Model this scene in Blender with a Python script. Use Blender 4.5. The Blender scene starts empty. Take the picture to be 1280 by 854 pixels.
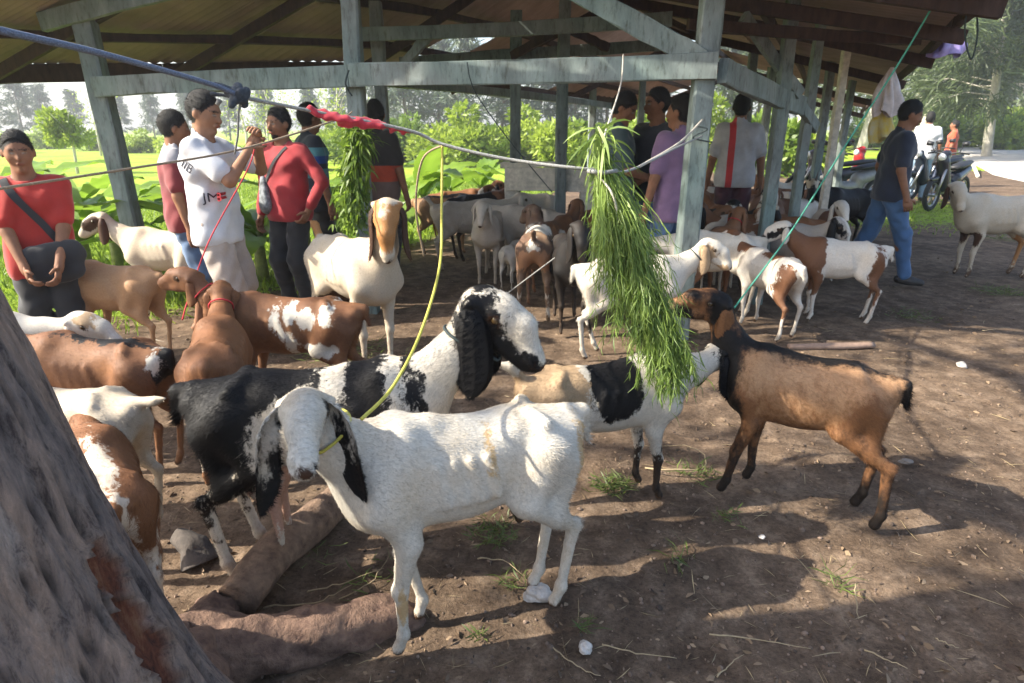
import bpy, bmesh, math, random, time
import numpy as np
from mathutils import Vector, Matrix, Euler
R = math.radians
T0 = time.time()
rng = np.random.default_rng(7)
random.seed(7)
SC = bpy.context.scene
COL = SC.collection

# ------------------------------------------------------------------ camera
CAM_H, PITCH, FPX = 1.45, R(18.5), 800.0
cam_data = bpy.data.cameras.new('camera')
cam = bpy.data.objects.new('camera', cam_data)
COL.objects.link(cam)
cam.location = (0, 0, CAM_H)
cam.rotation_euler = (R(90) - PITCH, 0, 0)
cam_data.sensor_width = 36.0
cam_data.lens = FPX / 1280 * 36.0
cam_data.clip_start = 0.05
cam_data.clip_end = 3000
cam_data.dof.use_dof = True
cam_data.dof.focus_distance = 2.0
cam_data.dof.aperture_fstop = 7.0
SC.camera = cam

# ------------------------------------------------------------------ light
SUN_EL = R(38)
SUN_VEC = Vector((-0.985 * math.cos(SUN_EL), -0.17 * math.cos(SUN_EL), math.sin(SUN_EL))).normalized()
world = bpy.data.worlds.new('World')
SC.world = world
world.use_nodes = True
wn = world.node_tree
wn.nodes.clear()
sky = wn.nodes.new('ShaderNodeTexSky')
sky.sky_type = 'NISHITA'
sky.sun_disc = False
sky.sun_elevation = SUN_EL
sky.sun_rotation = math.atan2(SUN_VEC.x, SUN_VEC.y)
sky.dust_density = 2.5
sky.air_density = 1.0
bg = wn.nodes.new('ShaderNodeBackground')
bg.inputs[1].default_value = 0.145
wo = wn.nodes.new('ShaderNodeOutputWorld')
wn.links.new(sky.outputs[0], bg.inputs[0])
wn.links.new(bg.outputs[0], wo.inputs[0])
sun_d = bpy.data.lights.new('sun', 'SUN')
sun_d.energy = 5.0
sun_d.angle = R(0.6)
sun_d.color = (1.0, 0.93, 0.80)
sun = bpy.data.objects.new('sun', sun_d)
COL.objects.link(sun)
sun.rotation_euler = (-SUN_VEC).to_track_quat('-Z', 'Y').to_euler()
SC.view_settings.view_transform = 'Standard'
SC.view_settings.look = 'None'
SC.view_settings.exposure = 1.5
SC.view_settings.gamma = 1.0
SC.view_settings.use_curve_mapping = False
SC.render.engine = 'CYCLES'
SC.cycles.max_bounces = 6
SC.cycles.transparent_max_bounces = 8
SC.cycles.use_denoising = True

# ------------------------------------------------------------------ pixel helpers (1280x854 photograph)
def ray(px, py):
    x = (px - 640) / FPX; y = -(py - 427) / FPX
    return np.array([x, math.cos(PITCH) + y * math.sin(PITCH), -math.sin(PITCH) + y * math.cos(PITCH)])
def gp(px, py, z=0.0):
    r = ray(px, py); t = (z - CAM_H) / r[2]
    return np.array([r[0] * t, r[1] * t, z])
def at(px, py, D):
    r = ray(px, py); t = D / r[1]
    return np.array([r[0] * t, D, CAM_H + r[2] * t])

# ------------------------------------------------------------------ object helpers
def tag(o, label=None, cat=None, group=None, kind=None):
    if label: o['label'] = label
    if cat: o['category'] = cat
    if group: o['group'] = group
    if kind: o['kind'] = kind
    return o
def link(name, me, parent=None, mat=None):
    o = bpy.data.objects.new(name, me)
    COL.objects.link(o)
    if parent is not None: o.parent = parent
    if mat is not None and me is not None:
        for m in (mat if isinstance(mat, (list, tuple)) else [mat]): me.materials.append(m)
    return o
def empty(name, loc=(0, 0, 0), rz=0.0):
    o = bpy.data.objects.new(name, None); COL.objects.link(o)
    o.location = loc; o.rotation_euler = (0, 0, rz); o.empty_display_size = 0.1
    return o
def mesh_np(name, V, Fc, smooth=True, mats=None):
    """V (n,3); Fc (m,3|4) array or list of faces"""
    me = bpy.data.meshes.new(name)
    V = np.asarray(V, dtype=np.float32)
    if isinstance(Fc, np.ndarray):
        k = Fc.shape[1]; m = len(Fc)
        me.vertices.add(len(V)); me.vertices.foreach_set('co', V.ravel())
        me.loops.add(m * k); me.loops.foreach_set('vertex_index', Fc.astype(np.int32).ravel())
        me.polygons.add(m)
        me.polygons.foreach_set('loop_start', np.arange(0, m * k, k, dtype=np.int32))
        me.polygons.foreach_set('loop_total', np.full(m, k, dtype=np.int32))
        me.update(calc_edges=True)
    else:
        me.from_pydata([tuple(v) for v in V.tolist()], [], [tuple(f) for f in Fc])
    me.validate()
    me.polygons.foreach_set('use_smooth', np.full(len(me.polygons), smooth))
    me.update()
    return me
class MB:
    """collects shapes into one mesh"""
    def __init__(s): s.V = []; s.F = []; s.n = 0
    def add(s, V, Fc):
        V = np.asarray(V, float)
        s.V.append(V); s.F += [tuple(int(i) + s.n for i in f) for f in Fc]; s.n += len(V)
    def box(s, c, size, rot=None):
        x, y, z = [d / 2 for d in size]
        V = np.array([(-x,-y,-z),(x,-y,-z),(x,y,-z),(-x,y,-z),(-x,-y,z),(x,-y,z),(x,y,z),(-x,y,z)])
        if rot is not None: V = V @ np.array(rot).T
        s.add(V + np.array(c), [(0,3,2,1),(4,5,6,7),(0,1,5,4),(1,2,6,5),(2,3,7,6),(3,0,4,7)])
    def tube(s, pts, rad, n=8, flat=1.0, up=(0, 0, 1), caps=True):
        pts = np.asarray(pts, float); m = len(pts)
        rad = np.full(m, rad) if np.isscalar(rad) else np.asarray(rad, float)
        V = []; prev = None
        for i in range(m):
            t = pts[min(i + 1, m - 1)] - pts[max(i - 1, 0)]; t = t / (np.linalg.norm(t) + 1e-9)
            if prev is None:
                u = np.cross(t, np.array(up, float))
                if np.linalg.norm(u) < 1e-3: u = np.cross(t, (1, 0, 0))
            else: u = prev - t * (prev @ t)
            u = u / (np.linalg.norm(u) + 1e-9); prev = u; w = np.cross(u, t)
            for k in range(n):
                a = 2 * math.pi * k / n
                V.append(pts[i] + rad[i] * (math.cos(a) * u + flat * math.sin(a) * w))
        Fc = []
        for i in range(m - 1):
            for k in range(n):
                a = i * n + k; b = i * n + (k + 1) % n
                Fc.append((a, a + n, b + n, b))
        if caps:
            Fc.append(tuple(range(n))); Fc.append(tuple(range((m - 1) * n, m * n))[::-1])
        s.add(V, Fc)
    def beam(s, a, b, w, h, up=(0, 0, 1)):
        a = np.asarray(a, float); b = np.asarray(b, float)
        t = b - a; L = np.linalg.norm(t); t /= L
        u = np.cross(np.array(up, float), t)
        if np.linalg.norm(u) < 1e-3: u = np.cross((1.0, 0, 0), t)
        u /= np.linalg.norm(u); v = np.cross(t, u)
        s.box((a + b) / 2, (L, w, h), np.array([t, u, v]).T)
    def mesh(s, name, smooth=False): return mesh_np(name, np.concatenate(s.V), s.F, smooth)
    def build(s, name, mat, parent=None, smooth=False): return link(name, s.mesh(name, smooth), parent, mat)

# ------------------------------------------------------------------ implicit surfaces (bodies)
class SDF:
    def __init__(s, lo, hi, h):
        s.lo = np.array(lo, float); s.h = h
        s.n = np.ceil((np.array(hi, float) - s.lo) / h).astype(int) + 1
        s.V = np.full(s.n, 0.25, dtype=np.float32)
        s.ax = [s.lo[i] + h * np.arange(s.n[i]) for i in range(3)]
    def _sl(s, mn, mx):
        a = np.clip(np.floor((mn - s.lo) / s.h).astype(int), 0, s.n - 1)
        b = np.clip(np.ceil((mx - s.lo) / s.h).astype(int) + 1, 1, s.n)
        if np.any(b <= a): return None, None
        sl = tuple(slice(a[i], b[i]) for i in range(3))
        return sl, np.meshgrid(*[s.ax[i][a[i]:b[i]] for i in range(3)], indexing='ij', sparse=True)
    def _mix(s, sl, d, k, sub):
        v = s.V[sl]
        if sub:
            d = -d; hh = np.maximum(k - np.abs(v - d), 0) / k
            s.V[sl] = np.maximum(v, d) + hh * hh * k * 0.25
        else:
            hh = np.maximum(k - np.abs(v - d), 0) / k
            s.V[sl] = np.minimum(v, d) - hh * hh * k * 0.25
    def cone(s, a, b, ra, rb, k=0.02, sub=False, sq=None):
        """tapered capsule; sq=(unit vector, factor): narrower along that vector"""
        a = np.array(a, float); b = np.array(b, float); m = max(ra, rb) + k + 2 * s.h
        sl, g = s._sl(np.minimum(a, b) - m, np.maximum(a, b) + m)
        if sl is None: return
        X, Y, Z = g[0] - a[0], g[1] - a[1], g[2] - a[2]
        d = b - a; L2 = d @ d + 1e-12
        t = np.clip((X * d[0] + Y * d[1] + Z * d[2]) / L2, 0, 1)
        qx, qy, qz = X - t * d[0], Y - t * d[1], Z - t * d[2]
        q2 = qx * qx + qy * qy + qz * qz
        if sq is not None:
            n, f = np.array(sq[0], float), sq[1]
            w = qx * n[0] + qy * n[1] + qz * n[2]
            q2 = q2 + (f * f - 1) * w * w
        s._mix(sl, np.sqrt(q2) - (ra + t * (rb - ra)), k, sub)
    def ell(s, c, r, k=0.02, rot=None, sub=False):
        c = np.array(c, float); r = np.array(r, float); m = r.max() + k + 2 * s.h
        sl, g = s._sl(c - m, c + m)
        if sl is None: return
        X, Y, Z = g[0] - c[0], g[1] - c[1], g[2] - c[2]
        if rot is not None:
            M = np.array(rot)
            X, Y, Z = (X * M[0, 0] + Y * M[1, 0] + Z * M[2, 0], X * M[0, 1] + Y * M[1, 1] + Z * M[2, 1], X * M[0, 2] + Y * M[1, 2] + Z * M[2, 2])
        k0 = np.sqrt((X / r[0]) ** 2 + (Y / r[1]) ** 2 + (Z / r[2]) ** 2)
        k1 = np.sqrt((X / r[0] ** 2) ** 2 + (Y / r[1] ** 2) ** 2 + (Z / r[2] ** 2) ** 2) + 1e-9
        s._mix(sl, k0 * (k0 - 1) / k1, k, sub)
    def cut(s, p, n):
        """remove the half space n.(x-p) > 0"""
        g = np.meshgrid(*s.ax, indexing='ij', sparse=True)
        d = (g[0] - p[0]) * n[0] + (g[1] - p[1]) * n[1] + (g[2] - p[2]) * n[2]
        s.V = np.maximum(s.V, d.astype(np.float32))
    def mesh(s, relax=2):
        V = s.V; ins = V < 0
        c = np.zeros(np.array(V.shape) - 1, dtype=np.int8)
        offs = [(i, j, k) for i in (0, 1) for j in (0, 1) for k in (0, 1)]
        sh = c.shape
        for o in offs: c += ins[o[0]:o[0] + sh[0], o[1]:o[1] + sh[1], o[2]:o[2] + sh[2]]
        act = (c > 0) & (c < 8)
        ii = np.nonzero(act)
        idx = np.full(sh, -1, dtype=np.int64); idx[act] = np.arange(len(ii[0]))
        P = np.zeros((len(ii[0]), 3)); cnt = np.zeros(len(ii[0]))
        cv = {o: V[ii[0] + o[0], ii[1] + o[1], ii[2] + o[2]] for o in offs}
        for a in offs:
            for ax in range(3):
                if a[ax]: continue
                b = list(a); b[ax] = 1; b = tuple(b)
                va, vb = cv[a], cv[b]; x = (va < 0) != (vb < 0)
                t = np.where(x, va / np.where(x, va - vb, 1), 0)
                for q in range(3):
                    P[:, q] += np.where(x, a[q] + (t if q == ax else 0), 0)
                cnt += x
        P = P / cnt[:, None] + np.stack(ii, 1)
        P = s.lo + s.h * P
        faces = []
        for ax in range(3):
            u, v = (ax + 1) % 3, (ax + 2) % 3
            A = [slice(None)] * 3; Bq = [slice(None)] * 3
            A[ax] = slice(0, -1); Bq[ax] = slice(1, None)
            for q in (u, v): A[q] = slice(1, -1); Bq[q] = slice(1, -1)
            sa, sb = ins[tuple(A)], ins[tuple(Bq)]
            e = np.nonzero(sa != sb)
            flip = sa[e]
            e = list(e); e[u] = e[u] + 1; e[v] = e[v] + 1
            def cell(du, dv):
                q = [e[0], e[1], e[2]]; q[u] = q[u] - du; q[v] = q[v] - dv
                return idx[tuple(q)]
            quad = np.stack([cell(1, 1), cell(0, 1), cell(0, 0), cell(1, 0)], 1)
            quad[~flip] = quad[~flip][:, ::-1]
            faces.append(quad)
        Fq = np.concatenate(faces)
        Fq = Fq[(Fq >= 0).all(1)]
        if relax:
            e0 = np.concatenate([Fq[:, i] for i in range(4)]); e1 = np.concatenate([Fq[:, (i + 1) % 4] for i in range(4)])
            deg = np.bincount(e0, minlength=len(P)) + np.bincount(e1, minlength=len(P)); deg[deg == 0] = 1
            for _ in range(relax):
                Q = np.stack([np.bincount(e0, P[e1, q], len(P)) + np.bincount(e1, P[e0, q], len(P)) for q in range(3)], 1) / deg[:, None]
                P = P + 0.5 * (Q - P)
        return P, Fq
def vnormals(P, Fq):
    n = np.cross(P[Fq[:, 2]] - P[Fq[:, 0]], P[Fq[:, 3]] - P[Fq[:, 1]])
    N = np.stack([sum(np.bincount(Fq[:, c], n[:, q], len(P)) for c in range(4)) for q in range(3)], 1)
    return N / (np.linalg.norm(N, axis=1, keepdims=True) + 1e-12)
def rotm(yaw=0, pitch=0, roll=0):
    """columns: forward, left, up; pitch>0 looks up"""
    return np.array(Matrix.Rotation(yaw, 3, 'Z') @ Matrix.Rotation(-pitch, 3, 'Y') @ Matrix.Rotation(roll, 3, 'X'))

# ------------------------------------------------------------------ materials
def newmat(name):
    m = bpy.data.materials.new(name); m.use_nodes = True
    nt = m.node_tree; b = nt.nodes['Principled BSDF']
    return m, nt, b
def N(nt, t, **kw):
    n = nt.nodes.new(t)
    for k, v in kw.items():
        if k.startswith('_'): setattr(n, k[1:], v)
        else:
            kk = k.replace('__', ' ')
            n.inputs[kk if not kk.isdigit() else int(kk)].default_value = v
    return n
def noise(nt, scale, detail=4, rough=0.6, coord='Object', vec=(1, 1, 1), dist=0.0):
    tc = nt.nodes.new('ShaderNodeTexCoord'); mp = nt.nodes.new('ShaderNodeMapping'); mp.inputs['Scale'].default_value = vec
    nt.links.new(tc.outputs[coord], mp.inputs[0])
    n = nt.nodes.new('ShaderNodeTexNoise'); n.inputs['Scale'].default_value = scale; n.inputs['Detail'].default_value = detail
    n.inputs['Roughness'].default_value = rough; n.inputs['Distortion'].default_value = dist
    nt.links.new(mp.outputs[0], n.inputs['Vector'])
    return n
def ramp(nt, src, stops, interp='LINEAR'):
    r = nt.nodes.new('ShaderNodeValToRGB'); r.color_ramp.interpolation = interp
    while len(r.color_ramp.elements) > 1: r.color_ramp.elements.remove(r.color_ramp.elements[0])
    r.color_ramp.elements[0].position = stops[0][0]; r.color_ramp.elements[0].color = (*stops[0][1], 1) if len(stops[0][1]) == 3 else stops[0][1]
    for p, c in stops[1:]:
        e = r.color_ramp.elements.new(p); e.color = (*c, 1) if len(c) == 3 else c
    nt.links.new(src, r.inputs[0]); return r
def mixc(nt, f, a, b, mode='MIX'):
    m = nt.nodes.new('ShaderNodeMix'); m.data_type = 'RGBA'; m.blend_type = mode
    for sock, v in ((m.inputs[0], f), (m.inputs[6], a), (m.inputs[7], b)):
        if hasattr(v, 'is_linked') or hasattr(v, 'links'): nt.links.new(v, sock)
        elif isinstance(v, (int, float)): sock.default_value = v
        else: sock.default_value = (*v, 1) if len(v) == 3 else v
    return m.outputs[2]
def bump(nt, b, src, strength=0.3, dist=0.01):
    bm = nt.nodes.new('ShaderNodeBump'); bm.inputs['Strength'].default_value = strength; bm.inputs['Distance'].default_value = dist
    nt.links.new(src, bm.inputs['Height']); nt.links.new(bm.outputs[0], b.inputs['Normal']); return bm
def simple(name, col, rough=0.7, var=0.25, scale=30, bstr=0.15, bd=0.004, metal=0.0, vec=(1, 1, 1), col2=None, detail=5):
    m, nt, b = newmat(name)
    n = noise(nt, scale, detail, 0.65, vec=vec)
    c2 = col2 if col2 is not None else tuple(max(0, c * (1 - var)) for c in col)
    c1 = tuple(min(1, c * (1 + var * 0.5)) for c in col) if col2 is None else col
    r = ramp(nt, n.outputs['Fac'], [(0.32, c2), (0.68, c1)])
    nt.links.new(r.outputs[0], b.inputs['Base Color'])
    b.inputs['Roughness'].default_value = rough; b.inputs['Metallic'].default_value = metal
    if bstr: bump(nt, b, n.outputs['Fac'], bstr, bd)
    return m
def leafmat(name, c1, c2, trans=0.35, rough=0.5, attr=True):
    """two-sided leaf; colour varies per leaf through a stored attribute"""
    m, nt, b = newmat(name)
    a = nt.nodes.new('ShaderNodeAttribute'); a.attribute_name = 'tone'
    n = noise(nt, 1.7, 2, 0.5)
    ad = nt.nodes.new('ShaderNodeMath'); ad.operation = 'ADD'
    ml = nt.nodes.new('ShaderNodeMath'); ml.operation = 'MULTIPLY'; ml.inputs[1].default_value = 0.5
    nt.links.new(n.outputs['Fac'], ml.inputs[0]); nt.links.new(ml.outputs[0], ad.inputs[0])
    ml2 = nt.nodes.new('ShaderNodeMath'); ml2.operation = 'MULTIPLY'; ml2.inputs[1].default_value = 0.6
    nt.links.new(a.outputs['Fac'], ml2.inputs[0]); nt.links.new(ml2.outputs[0], ad.inputs[1])
    r = ramp(nt, ad.outputs[0], [(0.2, c1), (0.85, c2)])
    nt.links.new(r.outputs[0], b.inputs['Base Color']); b.inputs['Roughness'].default_value = rough
    tr = nt.nodes.new('ShaderNodeBsdfTranslucent'); nt.links.new(r.outputs[0], tr.inputs[0])
    mx = nt.nodes.new('ShaderNodeMixShader'); mx.inputs[0].default_value = trans
    out = nt.nodes['Material Output']
    nt.links.new(b.outputs[0], mx.inputs[1]); nt.links.new(tr.outputs[0], mx.inputs[2]); nt.links.new(mx.outputs[0], out.inputs[0])
    return m
def coat(name, base, c1, c2=(0.3, 0.2, 0.1), c3=(0.02, 0.02, 0.02), rough=0.62, edge=0.03, nscale=22, dirt=(0.45, 0.33, 0.20), dirt_amt=0.35, soft=0.006, mud=0.45):
    """animal coat: 3 patch fields stored on the mesh, torn by hair-like noise"""
    m, nt, b = newmat(name)
    a = nt.nodes.new('ShaderNodeAttribute'); a.attribute_name = 'patch'
    sp = nt.nodes.new('ShaderNodeSeparateColor'); nt.links.new(a.outputs['Color'], sp.inputs[0])
    n1 = noise(nt, nscale, 5, 0.7, vec=(1, 1, 0.6)); n2 = noise(nt, 190, 3, 0.7, vec=(0.45, 1, 0.5)); n3 = noise(nt, 6.0, 4, 0.6)
    v = ramp(nt, n3.outputs['Fac'], [(0.42, (0, 0, 0)), (0.75, (dirt_amt,) * 3)])
    col = mixc(nt, v.outputs[0], base, dirt)
    for i, cc in enumerate((c1, c2, c3)):
        s1 = nt.nodes.new('ShaderNodeMath'); s1.operation = 'MULTIPLY_ADD'; s1.inputs[1].default_value = edge * 2.2; s1.inputs[2].default_value = -edge * 1.1
        nt.links.new(n1.outputs['Fac'], s1.inputs[0])
        s2 = nt.nodes.new('ShaderNodeMath'); s2.operation = 'ADD'
        nt.links.new(sp.outputs[i], s2.inputs[0]); nt.links.new(s1.outputs[0], s2.inputs[1])
        mr = nt.nodes.new('ShaderNodeMapRange'); mr.interpolation_type = 'SMOOTHSTEP'
        mr.inputs[1].default_value = 0.5 - soft; mr.inputs[2].default_value = 0.5 + soft
        nt.links.new(s2.outputs[0], mr.inputs[0])
        col = mixc(nt, mr.outputs[0], col, cc)
    # dried mud on the shanks and belly hair, broken up by noise
    tcm = nt.nodes.new('ShaderNodeTexCoord'); sxm = nt.nodes.new('ShaderNodeSeparateXYZ'); nt.links.new(tcm.outputs['Object'], sxm.inputs[0])
    mz = nt.nodes.new('ShaderNodeMapRange'); mz.inputs[1].default_value = 0.36; mz.inputs[2].default_value = 0.04; nt.links.new(sxm.outputs[2], mz.inputs[0])
    mm = nt.nodes.new('ShaderNodeMath'); mm.operation = 'MULTIPLY'; nt.links.new(mz.outputs[0], mm.inputs[0]); rmud = ramp(nt, n1.outputs['Fac'], [(0.38, (0, 0, 0)), (0.62, (mud, mud, mud))]); nt.links.new(rmud.outputs[0], mm.inputs[1])
    col = mixc(nt, mm.outputs[0], col, (0.17, 0.105, 0.062))
    sh_ = nt.nodes.new('ShaderNodeAttribute'); sh_.attribute_name = 'shade'; sa_ = nt.nodes.new('ShaderNodeMath'); sa_.operation = 'ADD'; sa_.inputs[1].default_value = 1.0; nt.links.new(sh_.outputs['Fac'], sa_.inputs[0])
    col = mixc(nt, 1.0, col, sa_.outputs[0], 'MULTIPLY')
    f2 = ramp(nt, n2.outputs['Fac'], [(0.3, (0.86, 0.86, 0.86)), (0.65, (1.05, 1.05, 1.05))])
    col = mixc(nt, 1.0, col, f2.outputs[0], 'MULTIPLY')
    nt.links.new(col, b.inputs['Base Color'])
    b.inputs['Roughness'].default_value = rough
    b.inputs['Specular IOR Level'].default_value = 0.22
    bump(nt, b, n2.outputs['Fac'], 0.35, 0.003)
    return m
# ------------------------------------------------------------------ goats
eye_mat, _nt, _b = newmat('goat_eye')
_b.inputs['Base Color'].default_value = (0.05, 0.03, 0.012, 1); _b.inputs['Roughness'].default_value = 0.12
horn_mat = simple('horn', (0.09, 0.075, 0.06), 0.55, 0.4, 60, 0.4, 0.004, vec=(1, 1, 3))
hoof_mat = simple('hoof', (0.045, 0.035, 0.03), 0.6, 0.4, 60)
def ear_loft(base, out, fwd, length, width, droop, curl, seg=12, ring=10, flare=0.30, ref=None):
    """long hanging ear: starts along `out`, bends down; width lies along fwd"""
    P = []; down = np.array([0, 0, -1.0])
    p = np.array(base, float); ds = length / (seg - 1); centers = []; dirs = []
    for i in range(seg):
        t = i / (seg - 1)
        w = min(1.0, droop + t * 2.2)
        d = out * (1 - w) + down * w + fwd * curl * max(0, t - 0.45) + out * flare * max(0, t - 0.4)
        d /= np.linalg.norm(d)
        centers.append(p.copy()); dirs.append(d); p = p + d * ds
    V = []
    for i in range(seg):
        t = i / (seg - 1)
        w = width * (0.42 + 0.58 * math.sin(min(1, t / 0.6) * math.pi / 2)) * (1 - max(0, (t - 0.72) / 0.28) ** 2.2 * 0.72)
        th = 0.006 * (1 - 0.4 * t)
        d = dirs[i]; f = fwd - d * (fwd @ d); f /= np.linalg.norm(f) + 1e-9; nrm = np.cross(d, f)
        if nrm @ (out if ref is None else ref) < 0: nrm = -nrm
        for k in range(ring):
            a = 2 * math.pi * k / ring
            x, y = math.cos(a) * w / 2, math.sin(a) * th
            y += -0.35 * w * (abs(x) / (w / 2)) ** 2 * (1 - 0.5 * t)      # cupped
            V.append(centers[i] + f * x + nrm * y)
    Fq = []
    for i in range(seg - 1):
        for k in range(ring):
            a = i * ring + k; b = i * ring + (k + 1) % ring
            Fq.append((a, b, b + ring, a + ring))
    V.append(centers[-1] + dirs[-1] * ds * 0.35); tip = len(V) - 1
    for k in range(ring):
        Fq.append((seg * ring - ring + k, seg * ring - ring + (k + 1) % ring, tip, tip))
    return np.array(V), np.array(Fq)

def goat(name, label, mat, pos, yaw, s=1.0, neck=(45, 0), head=(-25, 0), feet={}, patches=(), ear=(0.22, 0.075, 0.35, 0.2), ear_patch=None,
         earbase=None, h=0.012, tail='down', horns=0, fur=0, udder=0, thin=0.5, collar=None, beard=0, fat=1.0, neckL=0.31, group=None, headscale=0.92,
         body_len=1.0, roman=1.0, leg_dark=None, roll=0, rag=0.0, flare=0.30, twist=0, ear_out=-0.15, furlen=0.016, legk=1.0):
    """x forward, y left, z up; withers 0.70 m at s=1"""
    sh = h / s
    L = body_len
    nb = np.array([0.20 * L, 0, 0.565])
    np_, ny = R(neck[0]), R(neck[1])
    nd = np.array([math.cos(np_) * math.cos(ny), math.cos(np_) * math.sin(ny), math.sin(np_)])
    nd0 = np.array([math.cos(np_ * 0.75) * math.cos(ny * 0.5), math.cos(np_ * 0.75) * math.sin(ny * 0.5), math.sin(np_ * 0.75)])
    nm = nb + nd0 * neckL * 0.5
    hd = nm + nd * neckL * 0.55
    HR = rotm(ny + R(head[1]), R(head[0]), R(roll))
    hs = headscale
    H = lambda x, y, z: hd + HR @ (np.array([x, y, z]) * hs)
    lat = np.array([0, 1.0, 0])
    hlat = HR[:, 1]
    pts = np.array([hd, H(0.27, 0, 0), (-0.5 * L, -0.26, -0.03), (0.36, 0.26, 0.82)])
    lo = np.minimum(pts.min(0) - 0.12, (-0.56 * L, -0.24, -0.04)); hi = np.maximum(pts.max(0) + 0.12, (0.34, 0.24, 0.84))
    S = SDF(lo, hi, sh)
    # trunk
    S.cone((-0.20 * L, 0, 0.545), (0.13 * L, 0, 0.545), 0.125 * fat, 0.145, 0.03, sq=(lat, 1.12 / fat))
    S.ell((-0.03 * L, 0, 0.495), (0.21 * L, 0.115 * fat, 0.125), 0.05)
    S.ell((0.15 * L, 0, 0.535), (0.14, 0.108, 0.165), 0.05)
    S.cone((0.215 * L, 0, 0.47), (0.235 * L, 0, 0.57), 0.062, 0.072, 0.06)                # brisket
    S.cone((-0.19 * L, 0, 0.585), (-0.335 * L, 0, 0.585), 0.098, 0.078, 0.05, sq=(lat, 0.95))
    S.cone((-0.385 * L, 0, 0.625), (0.05, 0, 0.672), 0.014, 0.018, 0.045)               # spine
    S.cone((0.05, 0, 0.672), (0.20 * L, 0, 0.668), 0.018, 0.03, 0.05)
    for sd in (-1, 1):
        S.cone((-0.235 * L, sd * 0.040, 0.676 + 0.008 * thin), (-0.26 * L, sd * 0.088, 0.655 + 0.006 * thin), 0.015, 0.019, 0.03)       # hip bones
        S.cone((-0.375 * L, sd * 0.045, 0.615), (-0.36 * L, sd * 0.05, 0.60), 0.02, 0.022, 0.03)
        S.cone((0.135 * L, sd * 0.055, 0.665), (0.205 * L, sd * 0.098, 0.49), 0.035, 0.042, 0.05)  # shoulder blade
        if thin > 0:
            S.ell((-0.185 * L, sd * 0.135, 0.585), (0.055, 0.028 * thin, 0.062), 0.05, sub=True)      # hollow flank
            for q in range(4):                                                                          # ribs
                x0 = (0.06 - q * 0.048) * L
                S.cone((x0, sd * 0.118 * fat, 0.60), (x0 - 0.03, sd * 0.124 * fat, 0.48), 0.006 * thin, 0.006 * thin, 0.03)
    # neck
    S.cone(nb, nm, 0.092, 0.066, 0.06, sq=(lat, 1.2))
    S.cone(nm, hd + HR @ np.array([-0.01, 0, -0.02]), 0.066, 0.052, 0.04, sq=(hlat, 1.1))
    S.cone(nb + np.array([0.0, 0, 0.05]), nm + np.array([-0.02, 0, 0.03]), 0.05, 0.03, 0.06)
    # head
    def hc(a, b, ra, rb, k=0.02, sub=False, sq=None): S.cone(H(*a), H(*b), ra * hs, rb * hs, k, sub, sq)
    hc((0, 0, 0.005), (0.05, 0, 0.012), 0.060, 0.056, 0.03, sq=(hlat, 1.05))
    hc((0.05, 0, 0.010 + 0.008 * roman), (0.12, 0, 0.002 + 0.012 * roman), 0.049, 0.042, 0.025, sq=(hlat, 1.12))
    hc((0.12, 0, 0.0 + 0.012 * roman), (0.195, 0, -0.032), 0.040, 0.030, 0.025, sq=(hlat, 1.05))
    hc((0.195, 0, -0.036), (0.215, 0, -0.044), 0.031, 0.027, 0.02, sq=(hlat, 0.92))
    hc((0.0, 0, -0.040), (0.10, 0, -0.052), 0.042, 0.030, 0.03, sq=(hlat, 1.1))
    hc((0.10, 0, -0.052), (0.19, 0, -0.068), 0.028, 0.020, 0.02)
    for sd in (-1, 1):
        hc((0.035, sd * 0.040, 0.022), (0.06, sd * 0.040, 0.022), 0.019, 0.015, 0.02)      # brow
        hc((0.05, sd * 0.05, 0.006), (0.056, sd * 0.062, 0.006), 0.011, 0.009, 0.006, True)  # eye socket
        hc((0.232, sd * 0.016, -0.036), (0.222, sd * 0.026, -0.030), 0.006, 0.005, 0.005, True)    # nostril
        hc((0.235, sd * 0.020, -0.060), (0.14, sd * 0.040, -0.050), 0.004, 0.003, 0.006, True)     # mouth line
        hc((-0.025, sd * 0.045, 0.012), (-0.03, sd * 0.062, 0.010), 0.020, 0.016, 0.02)    # ear root
    # legs
    hoofs = []
    def leg(tagname, joints, radii):
        f = np.array(feet.get(tagname, (0, 0, 0)), float)
        wgt = (0.0, 0.18, 0.55, 0.95, 1.0)
        J = [np.array(j, float) + f * w for j, w in zip(joints, wgt)]
        radii = [radii[0], radii[1]] + [q * legk for q in radii[2:]]
        for i in range(4):
            S.cone(J[i], J[i + 1], radii[i], radii[i + 1], 0.035 if i < 1 else (0.02 if i < 2 else 0.012))
        hoofs.append(J)
        return J
    for sd, q in ((1, 'L'), (-1, 'R')):
        leg('F' + q, [(0.175 * L, sd * 0.085, 0.50), (0.135 * L, sd * 0.088, 0.375), (0.155 * L, sd * 0.08, 0.225), (0.148 * L, sd * 0.078, 0.075), (0.165 * L, sd * 0.078, 0.03)],
            (0.054, 0.036, 0.0205, 0.0145, 0.019))
        jj = hoofs[-1]; S.ell(jj[2] + (0.004, 0, 0), (0.024, 0.023, 0.03), 0.01); S.ell(jj[3], (0.019, 0.019, 0.022), 0.01)
        leg('H' + q, [(-0.275 * L, sd * 0.070, 0.565), (-0.205 * L, sd * 0.090, 0.425), (-0.362 * L, sd * 0.080, 0.295), (-0.328 * L, sd * 0.078, 0.08), (-0.305 * L, sd * 0.078, 0.03)],
            (0.080, 0.048, 0.0205, 0.0155, 0.020))
        jj = hoofs[-1]; S.cone((-0.33 * L, sd * 0.065, 0.52), jj[1] * 0.40 + jj[2] * 0.60, 0.056, 0.020, 0.04)
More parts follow.
